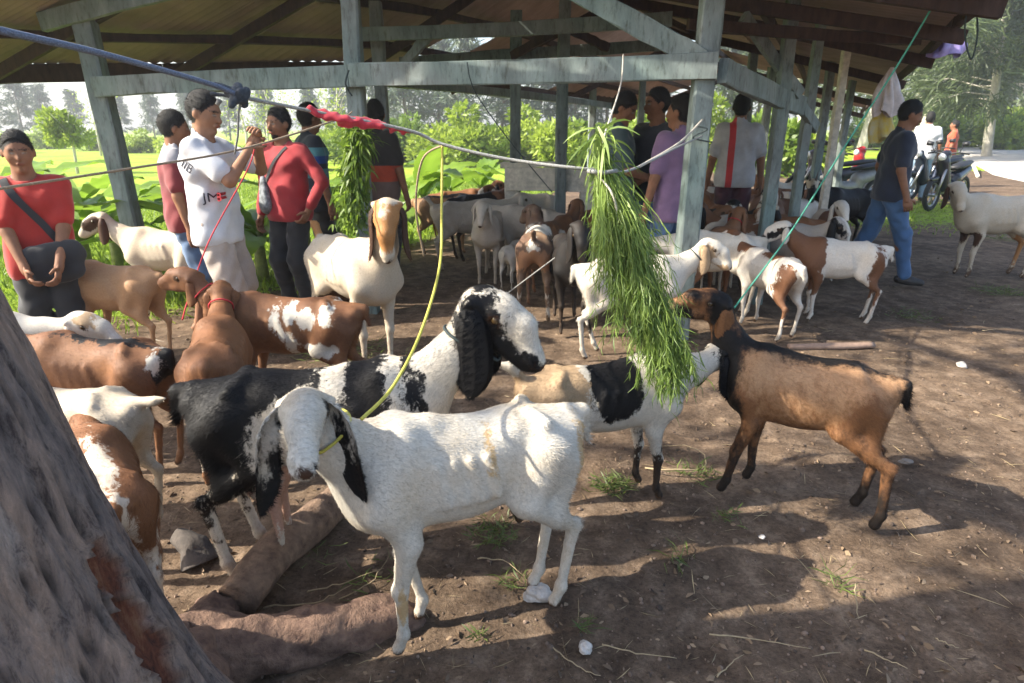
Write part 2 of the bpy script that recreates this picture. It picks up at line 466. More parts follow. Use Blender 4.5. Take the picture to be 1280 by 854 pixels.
        S.cone(jj[2], jj[2] + np.array([-0.012, 0, 0.016]), 0.018, 0.012, 0.012); S.ell(jj[3], (0.020, 0.020, 0.023), 0.01)
    # tail
    tb = np.array([-0.375 * L, 0, 0.645])
    if tail == 'up': S.cone(tb, tb + (-0.055, 0, 0.075), 0.024, 0.02, 0.02); S.cone(tb + (-0.055, 0, 0.075), tb + (-0.10, 0, 0.09), 0.022, 0.010, 0.02)
    elif tail == 'out': S.cone(tb, tb + (-0.09, 0, 0.01), 0.024, 0.02, 0.02); S.cone(tb + (-0.09, 0, 0.01), tb + (-0.15, 0, 0.03), 0.02, 0.008, 0.02)
    else: S.cone(tb, tb + (-0.045, 0, -0.01), 0.022, 0.02, 0.02); S.cone(tb + (-0.045, 0, -0.01), tb + (-0.065, 0, -0.11), 0.022, 0.009, 0.02)
    if udder:
        S.ell((-0.22 * L, 0, 0.40), (0.085, 0.075, 0.10 * udder), 0.03)
        for sd in (-1, 1): S.cone((-0.20 * L, sd * 0.04, 0.36), (-0.185 * L, sd * 0.05, 0.375 - 0.16 * udder), 0.028, 0.010, 0.025)
    P, Fq = S.mesh(2)
    # ears
    VE = []; FE = []; off = len(P); ear_id = [np.zeros(len(P), int)]; ear_t = [np.zeros(len(P))]
    for sd in (-1, 1):
        b = H(-0.022, sd * 0.050, 0.012) if earbase is None else H(earbase[0], sd * earbase[1], earbase[2])
        out = HR @ np.array([ear_out, sd * 1.0, -0.1]); out /= np.linalg.norm(out); fw = HR[:, 0].copy(); fw[2] *= 0.5; fw /= np.linalg.norm(fw); ref = out * math.cos(R(twist)) - fw * math.sin(R(twist)); fw = fw * math.cos(R(twist)) + out * math.sin(R(twist)); fw /= np.linalg.norm(fw)
        v, f = ear_loft(b, out, fw, ear[0], ear[1], ear[2], ear[3], flare=flare, ref=ref)
        VE.append(v); FE.append(f + off); off += len(v); ear_id.append(np.full(len(v), sd)); ear_t.append(np.clip((b[2] - v[:, 2]) / ear[0], 0, 1.2))
    P = np.concatenate([P] + VE); Fq = np.concatenate([Fq] + FE); eid = np.concatenate(ear_id); et = np.concatenate(ear_t)
    # patch fields
    PA = np.full((len(P), 3), -0.3)
    hl = (P - hd) @ HR / hs
    for (ch, frame, c, r) in patches:
        if frame == 'leg':                 # c = height below which the colour lies (with soft zig-zag)
            v = (c - P[:, 2]) * 0.12
            if r is not None: v = np.minimum(v, r * 10)
        else:
            q = P if frame == 'body' else hl
            w = eid == 0
            d = np.zeros(len(P))
            for i in range(3):
                if c[i] is None: continue
                d = d + ((q[:, i] - c[i]) / r[i]) ** 2
            rm = min(r[i] for i in range(3) if c[i] is not None)
            v = (1 - np.sqrt(d)) * rm
            v = np.where(w, v, -0.3)
        if ch < 0: PA[:, -ch - 1] = np.minimum(PA[:, -ch - 1], -v)
        else: PA[:, ch - 1] = np.maximum(PA[:, ch - 1], v)
    if ear_patch is not None:
        for sd in (-1, 1):
            w = eid == sd
            for ch, v in (ear_patch if not isinstance(ear_patch, dict) else ear_patch[sd]):
                PA[w, ch - 1] = v(et[w]) if callable(v) else v
    # dark lids and nose leather
    for c, r in (((0.056, 0.053, 0.010), (0.020, 0.018, 0.011)), ((0.056, -0.053, 0.010), (0.020, 0.018, 0.011)), ((0.238, 0, -0.046), (0.014, 0.026, 0.016))):
        d = np.sqrt((((hl - np.array(c)) / np.array(r)) ** 2).sum(1)); PA[:, 2] = np.maximum(PA[:, 2], np.where(eid == 0, (1 - d) * min(r), -0.3))
    # dark hoof tips
    PA[:, 2] = np.maximum(PA[:, 2], 0.034 - P[:, 2])
    Nn = None
    if rag > 0: pass
    me = mesh_np(name, P * s, Fq, True, None)
    ca = me.color_attributes.new('patch', 'FLOAT_COLOR', 'POINT')
    if len(me.vertices) == len(P):
        ca.data.foreach_set('color', np.concatenate([PA + 0.5, np.ones((len(P), 1))], 1).astype(np.float32).ravel())
    o = link(name, me, None, mat)
    o.location = (pos[0], pos[1], pos[2] if len(pos) > 2 else 0); o.rotation_euler = (0, 0, yaw)
    tag(o, label, 'goat', group)
    # eyes
    for sd in (-1, 1):
        bm = bmesh.new(); bmesh.ops.create_uvsphere(bm, u_segments=12, v_segments=8, radius=0.0140 * hs * s)
        em = bpy.data.meshes.new('eye'); bm.to_mesh(em); bm.free(); em.polygons.foreach_set('use_smooth', [True] * len(em.polygons))
        e = link('eye', em, o, eye_mat); e.location = Vector(H(0.052, sd * 0.0475, 0.010) * s)
    if horns:
        for sd in (-1, 1):
            mb = MB(); pp = [H(0.0, sd * 0.025, 0.045)]
            for i in range(1, 8):
                t = i / 7; pp.append(H(-0.01 - 0.06 * t * t - 0.02 * t, sd * (0.025 + 0.035 * t * horns), 0.045 + horns * 0.11 * t))
            mb.tube(np.array(pp) * s, np.linspace(0.014, 0.004, 8) * s, 8)
            mb.build('horn', horn_mat, o, True)
    if beard:
        mb = MB(); rr = np.random.default_rng(3)
        for i in range(40):
            b0 = H(0.15 + rr.uniform(-0.02, 0.03), rr.uniform(-0.015, 0.015), -0.082); ln = beard * rr.uniform(0.5, 1)
            tipp = b0 + np.array([rr.uniform(-0.02, 0.02), rr.uniform(-0.02, 0.02), -ln])
            mb.tube(np.array([b0, (b0 + tipp) / 2 + rr.uniform(-0.005, 0.005, 3), tipp]) * s, [0.003 * s, 0.0025 * s, 0.0006 * s], 3, caps=False)
        mb.build('beard', beard_mat, o, True)
    if collar:
        ctr = nm * 0.55 + hd * 0.45; dirn = (hd - nm) / np.linalg.norm(hd - nm)
        rads = 0.070; u = np.cross(dirn, lat); u /= np.linalg.norm(u); w2 = np.cross(dirn, u)
        # fit to the surface: push each collar point out along its direction to the skin
        ring = []
        near = P[:off - sum(len(v) for v in VE)]
        dd = (near - ctr) @ dirn; sel = near[np.abs(dd) < 0.02]
        rel = sel - ctr; rel = rel - np.outer(rel @ dirn, dirn); ang = np.arctan2(rel @ w2, rel @ u); rad = np.linalg.norm(rel, axis=1)
        for k in range(28):
            a = 2 * math.pi * k / 28 - math.pi
            da = np.abs((ang - a + math.pi) % (2 * math.pi) - math.pi); m_ = (da < 0.25) & (rad < 0.12)
            rk = (rad[m_].max() if m_.any() else rads) + 0.003
            ring.append(ctr + rk * (math.cos(a) * u + math.sin(a) * w2))
        ring.append(ring[0]); mb = MB(); mb.tube(np.array(ring) * s, 0.0045 * s, 6, caps=False); mb.build('collar', collar, o, True)
    if fur:
        make_fur(o, P * s, Fq, PA, fur, s, mat, furlen)
    o['_hd'] = [float(x) for x in (hd * s)]
    return o

def make_fur(o, P, Fq, PA, count, s, mat, length=0.016):
    rr = np.random.default_rng(11)
    a, b, c = P[Fq[:, 0]], P[Fq[:, 1]], P[Fq[:, 2]]
    ar = np.linalg.norm(np.cross(b - a, P[Fq[:, 3]] - a), axis=1) + 1e-12
    fi = rr.choice(len(Fq), count, p=ar / ar.sum())
    w = rr.dirichlet((1, 1, 1), count)
    p = a[fi] * w[:, :1] + b[fi] * w[:, 1:2] + c[fi] * w[:, 2:]
    n = vnormals(P, Fq)[Fq[fi, 0]]
    flow = np.tile(np.array([-0.8, 0, -0.6]), (count, 1)) + rr.normal(0, 0.35, (count, 3))
    flow -= n * (flow * n).sum(1, keepdims=True); flow /= np.linalg.norm(flow, axis=1, keepdims=True) + 1e-9
    thick = 1.0 + 0.8 * ((p[:, 0] < -0.24 * s) & (p[:, 2] > 0.3 * s) & (p[:, 2] < 0.62 * s))    # longer hair on the thighs
    short = np.where(p[:, 2] < 0.25 * s, 0.5, 1.0)
    ln = length * rr.uniform(0.5, 1.2, count) * thick * short
    side = np.cross(n, flow); wd = 0.0009 * rr.uniform(0.7, 1.4, count)[:, None]
    tip = p + (flow * 0.93 + n * rr.uniform(0.03, 0.22, (count, 1))) * ln[:, None]
    base = p - n * 0.001
    V = np.concatenate([base + side * wd, base - side * wd, tip]); i = np.arange(count)
    me = mesh_np('coat_hair', V, np.stack([i, i + count, i + 2 * count], 1), True)
    if len(me.vertices) == len(V):
        ca = me.color_attributes.new('patch', 'FLOAT_COLOR', 'POINT'); q = PA[Fq[fi, 0]] + 0.5
        q = np.concatenate([q, np.ones((count, 1))], 1); ca.data.foreach_set('color', np.concatenate([q, q, q]).astype(np.float32).ravel())
    sa = me.attributes.new('shade', 'FLOAT', 'POINT'); sv = rr.uniform(-0.32, 0.16, count)
    if len(me.vertices) == len(V): sa.data.foreach_set('value', np.concatenate([sv, sv, sv + 0.06]).astype(np.float32))
    f = link('coat_hair', me, o, mat); f['kind'] = 'stuff'
    return f
beard_mat = simple('beard_hair', (0.5, 0.42, 0.25), 0.7, 0.3, 40)
# ------------------------------------------------------------------ people
def skinmat(name, c):
    m, nt, b = newmat(name)
    a = nt.nodes.new('ShaderNodeAttribute'); a.attribute_name = 'patch'
    sp = nt.nodes.new('ShaderNodeSeparateColor'); nt.links.new(a.outputs['Color'], sp.inputs[0])
    n = noise(nt, 14, 4, 0.6); r = ramp(nt, n.outputs['Fac'], [(0.3, tuple(x * 0.8 for x in c)), (0.7, tuple(x * 1.12 for x in c))])
    col = r.outputs[0]
    nf = noise(nt, 95, 4, 0.8)
    for i, cc in enumerate(((0.010, 0.008, 0.007), tuple(x * q for x, q in zip(c, (0.85, 0.55, 0.5))), (0.30, 0.26, 0.22))):
        mr = nt.nodes.new('ShaderNodeMapRange'); mr.inputs[1].default_value = 0.496; mr.inputs[2].default_value = 0.504
        jm = nt.nodes.new('ShaderNodeMath'); jm.operation = 'MULTIPLY_ADD'; jm.inputs[1].default_value = 0.034 if i == 0 else 0.0; nt.links.new(nf.outputs['Fac'], jm.inputs[0]); jq = nt.nodes.new('ShaderNodeMath'); jq.operation = 'SUBTRACT'; jq.inputs[1].default_value = 0.017 if i == 0 else 0.0; nt.links.new(sp.outputs[i], jq.inputs[0]); nt.links.new(jq.outputs[0], jm.inputs[2]); nt.links.new(jm.outputs[0], mr.inputs[0]); col = mixc(nt, mr.outputs[0], col, cc)
    nt.links.new(col, b.inputs['Base Color']); b.inputs['Roughness'].default_value = 0.62; b.inputs['Specular IOR Level'].default_value = 0.25
    b.inputs['Subsurface Weight'].default_value = 0.05; b.inputs['Subsurface Radius'].default_value = (0.02, 0.008, 0.004)
    n2 = noise(nt, 120, 3); bump(nt, b, n2.outputs['Fac'], 0.12, 0.002)
    return m
def cloth(name, col, var=0.22, bands=None, rough=0.85, jeans=False, axis=2):
    """bands: list of (z, colour) constant steps over object z in metres"""
    m, nt, b = newmat(name)
    n = noise(nt, 7, 4, 0.6); n2 = noise(nt, 420, 2, 0.5)
    src = None
    if bands:
        tc = nt.nodes.new('ShaderNodeTexCoord'); sx = nt.nodes.new('ShaderNodeSeparateXYZ'); nt.links.new(tc.outputs['Object'], sx.inputs[0])
        mr = nt.nodes.new('ShaderNodeMapRange'); mr.inputs[1].default_value = 0.8 if axis == 2 else -0.4; mr.inputs[2].default_value = 1.6 if axis == 2 else 0.4
        nt.links.new(sx.outputs[axis], mr.inputs[0])
        rp = ramp(nt, mr.outputs[0], [((z - 0.8) / 0.8 if axis == 2 else (z + 0.4) / 0.8, c) for z, c in bands], 'CONSTANT'); base = rp.outputs[0]
    else: base = col
    f = ramp(nt, n.outputs['Fac'], [(0.3, (1 - var,) * 3), (0.7, (1 + var * 0.4,) * 3)])
    c = mixc(nt, 1.0, base, f.outputs[0], 'MULTIPLY')
    f2 = ramp(nt, n2.outputs['Fac'], [(0.35, (0.85,) * 3), (0.65, (1.08,) * 3)])
    c = mixc(nt, 1.0, c, f2.outputs[0], 'MULTIPLY')
    nt.links.new(c, b.inputs['Base Color']); b.inputs['Roughness'].default_value = rough; b.inputs['Sheen Weight'].default_value = 0.2
    bump(nt, b, n2.outputs['Fac'], 0.2, 0.002)
    return m
hair_mat = simple('black_hair', (0.008, 0.007, 0.006), 0.8, 0.5, 140, 0.9, 0.006)
SKIN = [skinmat('skin_tawny', (0.30, 0.155, 0.09)), skinmat('skin_brown', (0.24, 0.115, 0.065)), skinmat('skin_deep_brown', (0.17, 0.078, 0.043))]
def folds(S, amp, seed, fr=16):
    rr = np.random.default_rng(seed); g = np.meshgrid(*S.ax, indexing='ij', sparse=True)
    acc = 0
    for _ in range(9):
        d = rr.normal(0, 1, 3); d[2] *= 0.9; d = d / np.linalg.norm(d) * rr.uniform(0.6, 1.6) * fr; ph = rr.uniform(0, 6.28)
        acc = acc + np.sin(g[0] * d[0] + g[1] * d[1] + g[2] * d[2] + ph + 1.3 * np.sin(g[2] * 9 + g[0] * 7 + ph))
    S.V += (amp / 3.0 * acc).astype(np.float32)
def ik(a, c, l1, l2, pole):
    a = np.array(a, float); c = np.array(c, float); d = c - a; L = np.linalg.norm(d); L2 = min(L, (l1 + l2) * 0.995); d = d / L; c = a + d * L2
    x = (l1 * l1 - l2 * l2 + L2 * L2) / (2 * L2); hgt = math.sqrt(max(0, l1 * l1 - x * x))
    p = np.array(pole, float); p = p - d * (p @ d); p /= np.linalg.norm(p) + 1e-9
    return a + d * x + p * hgt, c
def hair_strands(o, P, Fq, count, seed):
    rr = np.random.default_rng(seed); fi = rr.integers(0, len(Fq), count); w = rr.dirichlet((1, 1, 1), count)
    p = P[Fq[fi, 0]] * w[:, :1] + P[Fq[fi, 1]] * w[:, 1:2] + P[Fq[fi, 2]] * w[:, 2:]; n = vnormals(P, Fq)[Fq[fi, 0]]
    d = n * 0.55 + rr.normal(0, 0.45, (count, 3)) + np.array([0, 0, -0.25]); d /= np.linalg.norm(d, axis=1, keepdims=True)
    sd = np.cross(d, rr.normal(0, 1, (count, 3))); sd /= np.linalg.norm(sd, axis=1, keepdims=True) + 1e-9
    V = np.concatenate([p - n * 0.003 + sd * 0.0013, p - n * 0.003 - sd * 0.0013, p + d * rr.uniform(0.006, 0.015, (count, 1))]); i = np.arange(count)
    link('hair_strand_mass', mesh_np('hair_strand_mass', V, np.stack([i, i + count, i + 2 * count], 1), True), o, hair_mat)['kind'] = 'stuff'
def person(label, pos, yaw, height=1.65, skin=1, shirt=None, trousers=None, sleeve='short', armL=None, armR=None, poleL=(-0.6, 0.5, -0.6), poleR=(-0.6, -0.5, -0.6),
           legs=((0, 0, 0), (0, 0, 0)), lean=0, head=(0, 0), hair=1.0, shorts=False, hem=0.80, curl=0.5, h=0.012, fat=0.94, shoe=None, seed=1, group=None, beard=False, untuck=0.028):
    k = height / 1.65; sh = h / k
    lm = rotm(0, -R(lean)); pv = np.array([0, 0, 0.90])
    U = lambda x, y, z: pv + lm @ (np.array([x, y, z]) - pv)          # upper body point
    lo, hi = (-0.55, -0.55, -0.03), (0.65, 0.55, 1.78)
    yl = np.array([0, 1.0, 0]); xl = lm[:, 0]
    neckb, hc = U(0.005, 0, 1.42), U(0.025, 0, 1.545)
    HR = lm @ rotm(R(head[1]), R(head[0]))
    Hd = lambda x, y, z: hc + HR @ np.array([x, y, z])
    arms = []
    for sd, tgt, pole in ((1, armL, poleL), (-1, armR, poleR)):
        s0 = U(-0.005, sd * 0.162, 1.35)
        w = np.array(tgt, float) if tgt is not None else U(0.05, sd * 0.26, 0.83)
        e, w = ik(s0, w, 0.285, 0.25, pole); arms.append((s0, e, w, sd))
    lg = []
    for sd, f in ((1, legs[0]), (-1, legs[1])):
        hp = np.array([0, sd * 0.088, 0.87]); an = np.array([-0.01 + f[0], sd * 0.095 + f[1], 0.085 + f[2]])
        kn, an = ik(hp, an, 0.405, 0.40, (1, 0.0, 0.05)); lg.append((hp, kn, an, sd, f))
    # ---- body
    S = SDF(lo, hi, sh)
    S.cone(U(0, -0.05, 0.92), U(0, 0.05, 0.92), 0.115 * fat, 0.115 * fat, 0.05, sq=(xl, 1.1))
    S.cone(U(0, -0.04, 1.05), U(0, 0.04, 1.05), 0.11 * fat, 0.11 * fat, 0.06, sq=(xl, 1.1))
    S.cone(U(0, -0.07, 1.25), U(0, 0.07, 1.25), 0.115 * fat, 0.115 * fat, 0.06, sq=(xl, 1.05))
    S.cone(U(-0.01, -0.13, 1.345), U(-0.01, 0.13, 1.345), 0.054, 0.054, 0.05)
    S.cone(U(-0.005, 0, 1.36), hc + HR @ np.array([-0.015, 0, -0.06]), 0.066, 0.055, 0.035)
    # head
    S.ell(Hd(-0.012, 0, 0.025), (0.096, 0.075, 0.098), 0.02, HR)
    S.cone(Hd(0.028, 0, -0.03), Hd(0.040, 0, -0.082), 0.062, 0.030, 0.03)
    for sd in (-1, 1):
        S.cone(Hd(0.045, sd * 0.032, -0.015), Hd(0.035, sd * 0.04, -0.03), 0.022, 0.02, 0.02)     # cheek
        S.ell(Hd(0.088, sd * 0.030, 0.010), (0.014, 0.017, 0.010), 0.012, HR, sub=True)            # eye hollow
        S.ell(Hd(-0.012, sd * 0.080, -0.002), (0.020, 0.010, 0.032), 0.008, HR)                    # ear
        S.cone(Hd(0.080, sd * 0.014, 0.026), Hd(0.070, sd * 0.046, 0.028), 0.012, 0.010, 0.012)    # brow
    S.cone(Hd(0.086, 0, 0.012), Hd(0.102, 0, -0.022), 0.010, 0.015, 0.012)                          # nose
    S.cone(Hd(0.088, -0.016, -0.053), Hd(0.088, 0.016, -0.053), 0.012, 0.012, 0.008)                # lips
    S.cone(Hd(0.066, 0, -0.092), Hd(0.072, 0, -0.09), 0.019, 0.017, 0.02)                           # chin
    for s0, e, w, sd in arms:
        S.cone(s0, e, 0.047, 0.039, 0.02); S.cone(e, w, 0.040, 0.026, 0.015)
        d = (w - e) / np.linalg.norm(w - e); S.cone(w, w + d * 0.03, 0.026, 0.027, 0.012)
    for hp, kn, an, sd, f in lg:
        S.cone(hp, kn, 0.088 * fat, 0.054, 0.03); S.cone(kn, an, 0.053, 0.034, 0.02)
        S.cone(kn * 0.7 + an * 0.3 + np.array([-0.02, 0, 0]), kn * 0.45 + an * 0.55, 0.05, 0.036, 0.03)
        S.cone(an + (-0.03, 0, -0.045), an + (0.13, sd * 0.015, -0.060), 0.034, 0.024, 0.03, sq=((0, 0, 1), 1.1))
    P, Fq = S.mesh(2)
    # ---- hands: palm + five fingers
    mb = MB()
    for (s0, e, w, sd) in arms:
        d = (w - e) / np.linalg.norm(w - e)
        side = np.cross(d, (0, 0, 1.0)); side = side / (np.linalg.norm(side) + 1e-6); 
        inw = np.array([0, -sd, 0.0]) - d * (np.array([0, -sd, 0.0]) @ d)
        if np.linalg.norm(inw) < 0.3: inw = np.array([-1.0, 0, 0]) - d * (-d[0])
        inw /= np.linalg.norm(inw)                      # palm faces inwards
        lat = np.cross(d, inw)                          # across the knuckles
        if lat[0] < 0 and abs(lat[0]) > abs(lat[2]): lat = -lat
        if abs(lat[2]) >= abs(lat[0]) and lat[2] < 0: lat = -lat
        pc = w + d * 0.02; pe = w + d * 0.095
        mb.tube([w - d * 0.01, pc, w + d * 0.06, pe], [0.024, 0.034, 0.041, 0.036], 10, 0.42, up=inw)
        for q, ln in zip((-0.030, -0.010, 0.010, 0.029), (0.060, 0.072, 0.078, 0.070)):
            b0 = pe - d * 0.012 + lat * q; a1 = curl * 0.9; a2 = curl * 2.0
            d1 = d * math.cos(a1) + inw * math.sin(a1); d2 = d * math.cos(a2) + inw * math.sin(a2); d3 = d * math.cos(a2 * 1.4) + inw * math.sin(a2 * 1.4)
            p1 = b0 + d1 * ln * 0.45; p2 = p1 + d2 * ln * 0.33; p3 = p2 + d3 * ln * 0.26
            mb.tube([b0, p1, p2, p3], [0.0095, 0.0092, 0.0085, 0.006], 7, up=lat)
        t0 = w + d * 0.03 + lat * 0.028; t1 = t0 + (d * 0.55 + lat * 0.75 + inw * 0.35) * 0.036; t2 = t1 + (d * 0.85 + lat * 0.25 + inw * 0.45) * 0.034
        mb.tube([t0 - lat * 0.012, t1, t2], [0.015, 0.0105, 0.007], 7, up=inw)
    HV = np.concatenate(mb.V); HF = mb.F
    PA = np.full((len(P) + len(HV), 3), -0.3)
    hl = (P - hc) @ HR
    def blob(ch, c, r, mirror=True):
        for sd in ((-1, 1) if mirror else (1,)):
            q = hl - np.array([c[0], c[1] * sd, c[2]]); v = (1 - np.sqrt(((q / np.array(r)) ** 2).sum(1))) * min(r)
            PA[:len(P), ch] = np.maximum(PA[:len(P), ch], v)
    blob(0, (0.085, 0.030, 0.031), (0.05, 0.020, 0.006)); blob(2, (0.08, 0.030, 0.010), (0.03, 0.012, 0.0050)); blob(0, (0.085, 0.029, 0.010), (0.03, 0.0075, 0.007))
    # short hair painted on the scalp out to the hairline
    pl1 = -((hl - np.array([0.066, 0, 0.064])) @ np.array([0.80, 0, -0.60])); pl2 = -((hl - np.array([-0.03, 0, -0.062])) @ np.array([0.25, 0, -0.97]))
    earv = np.min([np.sqrt((((hl - np.array([0.0, s_ * 0.085, -0.012])) / np.array([0.026, 0.03, 0.034])) ** 2).sum(1)) - 1 for s_ in (-1, 1)], 0) * 0.03
    PA[:len(P), 0] = np.maximum(PA[:len(P), 0], np.minimum(np.minimum(pl1, pl2), earv))
    blob(1, (0.098, 0.0, -0.053), (0.02, 0.022, 0.009), False)
    if beard: blob(0, (0.07, 0, -0.088), (0.045, 0.045, 0.022), False); blob(0, (0.1, 0, -0.038), (0.02, 0.026, 0.006), False)
    body_faces = [tuple(f) for f in Fq.tolist()] + [tuple(i + len(P) for i in f) for f in HF]
    me = mesh_np('person', np.concatenate([P, HV]) * k, body_faces, True)
    ca = me.color_attributes.new('patch', 'FLOAT_COLOR', 'POINT')
    if len(me.vertices) == len(PA):
        ca.data.foreach_set('color', np.concatenate([PA + 0.5, np.ones((len(PA), 1))], 1).astype(np.float32).ravel())
    o = link('person', me, None, SKIN[skin]); o.location = (pos[0], pos[1], pos[2] if len(pos) > 2 else 0); o.rotation_euler = (0, 0, yaw)
    tag(o, label, 'person', group)
    # ---- hair
    S = SDF(hc - 0.16, hc + 0.17, max(sh * 0.7, 0.007))
    S.ell(Hd(-0.018, 0, 0.032), (0.0965 + 0.003 * hair, 0.0755 + 0.003 * hair, 0.098 + 0.009 * hair), 0.01, HR)
    S.cut(Hd(0.052, 0, 0.080), HR @ np.array([0.80, 0, -0.60])); S.cut(Hd(-0.03, 0, -0.045), HR @ np.array([0.25, 0, -0.97]))
    for sd in (-1, 1): S.ell(Hd(0.0, sd * 0.092, -0.012), (0.030, 0.03, 0.038), 0.006, HR, sub=True)
    folds(S, 0.0022, seed + 5, 70)
    hp_, hf_ = S.mesh(1); ho_ = link('hair', mesh_np('hair', hp_ * k, hf_, True), o, hair_mat)
    if h < 0.015: hair_strands(ho_, hp_ * k, hf_, 2600, seed)
    # ---- shirt
    S = SDF((-0.5, -0.5, 0.6), (0.6, 0.5, 1.55), sh)
    inf = untuck
    S.cone(U(0, -0.05, hem + 0.06), U(0, 0.05, hem + 0.06), 0.125 * fat + inf, 0.125 * fat + inf, 0.05, sq=(xl, 1.08))
    S.cone(U(0, -0.05, 0.95), U(0, 0.05, 0.95), 0.115 * fat + inf, 0.115 * fat + inf, 0.06, sq=(xl, 1.08))
    S.cone(U(0, -0.05, 1.08), U(0, 0.05, 1.08), 0.112 * fat + inf, 0.112 * fat + inf, 0.06, sq=(xl, 1.08))
    S.cone(U(0, -0.075, 1.25), U(0, 0.075, 1.25), 0.118 * fat + inf * 0.8, 0.118 * fat + inf * 0.8, 0.06, sq=(xl, 1.05))
    S.cone(U(-0.01, -0.12, 1.345), U(-0.01, 0.12, 1.345), 0.064, 0.064, 0.05)
    S.cone(U(-0.01, 0, 1.36), U(0, 0, 1.425), 0.085, 0.068, 0.03)
    for s0, e, w, sd in arms:
        if sleeve == 'short': S.cone(s0, s0 * 0.25 + e * 0.75, 0.064, 0.064, 0.03)
        else:
            S.cone(s0, e, 0.060, 0.052, 0.03); S.cone(e, e * 0.12 + w * 0.88, 0.053, 0.040, 0.02)
    folds(S, 0.0055, seed, 48)
    S.cut(U(0, 0, hem), lm @ np.array([0, 0, -1.0]))
    S.cone(U(0.02, 0, 1.425), U(0.03, 0, 1.60), 0.064, 0.10, 0.006, sub=True)
    for s0, e, w, sd in arms:
        if sleeve == 'short':
            pass
    p_, f_ = S.mesh(1); sho = link('shirt', mesh_np('shirt', p_ * k, f_, True), o, shirt)
    # ---- trousers
    S = SDF((-0.5, -0.35, 0.0), (0.55, 0.35, 1.1), sh)
    S.cone((0, -0.05, 0.94), (0, 0.05, 0.94), 0.122 * fat, 0.122 * fat, 0.05, sq=((1, 0, 0), 1.1))
    for hp, kn, an, sd, f in lg:
        if shorts: S.cone(hp, kn, 0.105 * fat, 0.088, 0.03)
        else: S.cone(hp, kn, 0.102 * fat, 0.075, 0.03); S.cone(kn, an + (0, 0, 0.01), 0.075, 0.058, 0.02)
    folds(S, 0.0065, seed + 9, 55)
    S.cut((0, 0, 0.99), (0, 0, 1.0))
    p_, f_ = S.mesh(1); link('shorts' if shorts else 'trousers', mesh_np('trousers', p_ * k, f_, True), o, trousers)
    # ---- shoes
    if shoe is not None:
        for hp, kn, an, sd, f in lg:
            S = SDF(an - (0.12, 0.1, 0.1), an + np.array((0.24, 0.1, 0.1)), max(sh, 0.01))
            S.cone(an + (-0.035, 0, -0.03), an + (0.06, sd * 0.005, -0.045), 0.044, 0.044, 0.02); S.cone(an + (0.06, sd * 0.005, -0.045), an + (0.15, sd * 0.015, -0.055), 0.044, 0.034, 0.02)
            S.cut(an + (0, 0, -0.083), (0, 0, -1.0)); S.cut(an + (0, 0, 0.02), (-0.3, 0, 1.0))
            p_, f_ = S.mesh(1); link('shoe', mesh_np('shoe', p_ * k, f_, True), o, shoe)
    return o, arms, k
# ------------------------------------------------------------------ value noise on arrays (relief, scatter)
def vnoise(x, y, seed=0):
    xi = np.floor(x).astype(np.int64); yi = np.floor(y).astype(np.int64); fx = x - xi; fy = y - yi
    fx = fx * fx * (3 - 2 * fx); fy = fy * fy * (3 - 2 * fy)
    def hs(a, b):
        n = (a * 374761393 + b * 668265263 + seed * 982451653) & 0x7fffffff
        n = ((n ^ (n >> 13)) * 1274126177) & 0x7fffffff
        return ((n ^ (n >> 16)) & 0xffff) / 65535.0
    return (hs(xi, yi) * (1 - fx) + hs(xi + 1, yi) * fx) * (1 - fy) + (hs(xi, yi + 1) * (1 - fx) + hs(xi + 1, yi + 1) * fx) * fy
def fbm(x, y, o=4, seed=0):
    v = 0; a = 0.5
    for i in range(o): v = v + a * (vnoise(x * 2 ** i, y * 2 ** i, seed + i) - 0.5); a *= 0.5
    return v
# ------------------------------------------------------------------ ground
GL = np.array([(-9, 2.4), (-4.6, 3.2), (-3.0, 4.5), (-1.95, 5.7), (-1.2, 8.2), (0.3, 13.0), (3.5, 22)])      # edge of the green field
def grass_zone(x, y):
    """>0 inside green areas"""
    yl = np.interp(x, GL[:, 0], GL[:, 1]); z = (y - yl) * 0.8
    z = np.where(x > 3.4, -1.0, z)
    e2 = np.minimum(y - 8.6 - 0.3 * np.maximum(0, 6 - x), 2.5) ; right = np.where((x > 5.2) & (y > 9) & (y < 14.5), np.minimum(np.minimum(y - 9.3, (14 - y)) * 0.5, 0.6), -1)
    e3 = np.where((x > 17), np.minimum((y - 9) * 0.5, 1.5), -1)
    return np.maximum(np.maximum(z, right), np.maximum(e3, np.where(y > 24, 1.5, -1)))
def ground_h(x, y):
    near = np.exp(-np.maximum(0, y - 5) / 4) * np.exp(-np.maximum(0, np.abs(x - 0.5) - 4) / 3)
    hgt = -0.012 + near * (0.05 * fbm(x * 1.1, y * 1.1, 3, 3) + 0.026 * fbm(x * 5, y * 5, 3, 9) + 0.016 * fbm(x * 17, y * 17, 3, 5))
    pock = vnoise(x * 7.5, y * 7.5, 21); hgt = hgt - near * 0.010 * np.clip(pock - 0.66, 0, 1) / 0.34
    return hgt
def axis(lo, hi, step, far_lo, far_hi, g=1.13):
    a = list(np.arange(lo, hi, step)); d = step; p = hi
    b = []
    while p < far_hi: b.append(p); d *= g; p += d
    b.append(far_hi); d = step; p = lo; c = []
    while p > far_lo: d *= g; p -= d; c.append(max(p, far_lo))
    return np.array(sorted(set(c)) + a + b)
gx = axis(-2.2, 3.4, 0.022, -290, 290); gy = axis(0.9, 4.6, 0.022, -14, 385)
GX, GY = np.meshgrid(gx, gy, indexing='ij')
GZ = ground_h(GX, GY)
nx_, ny_ = GX.shape
ii = np.arange(nx_ * ny_).reshape(nx_, ny_)
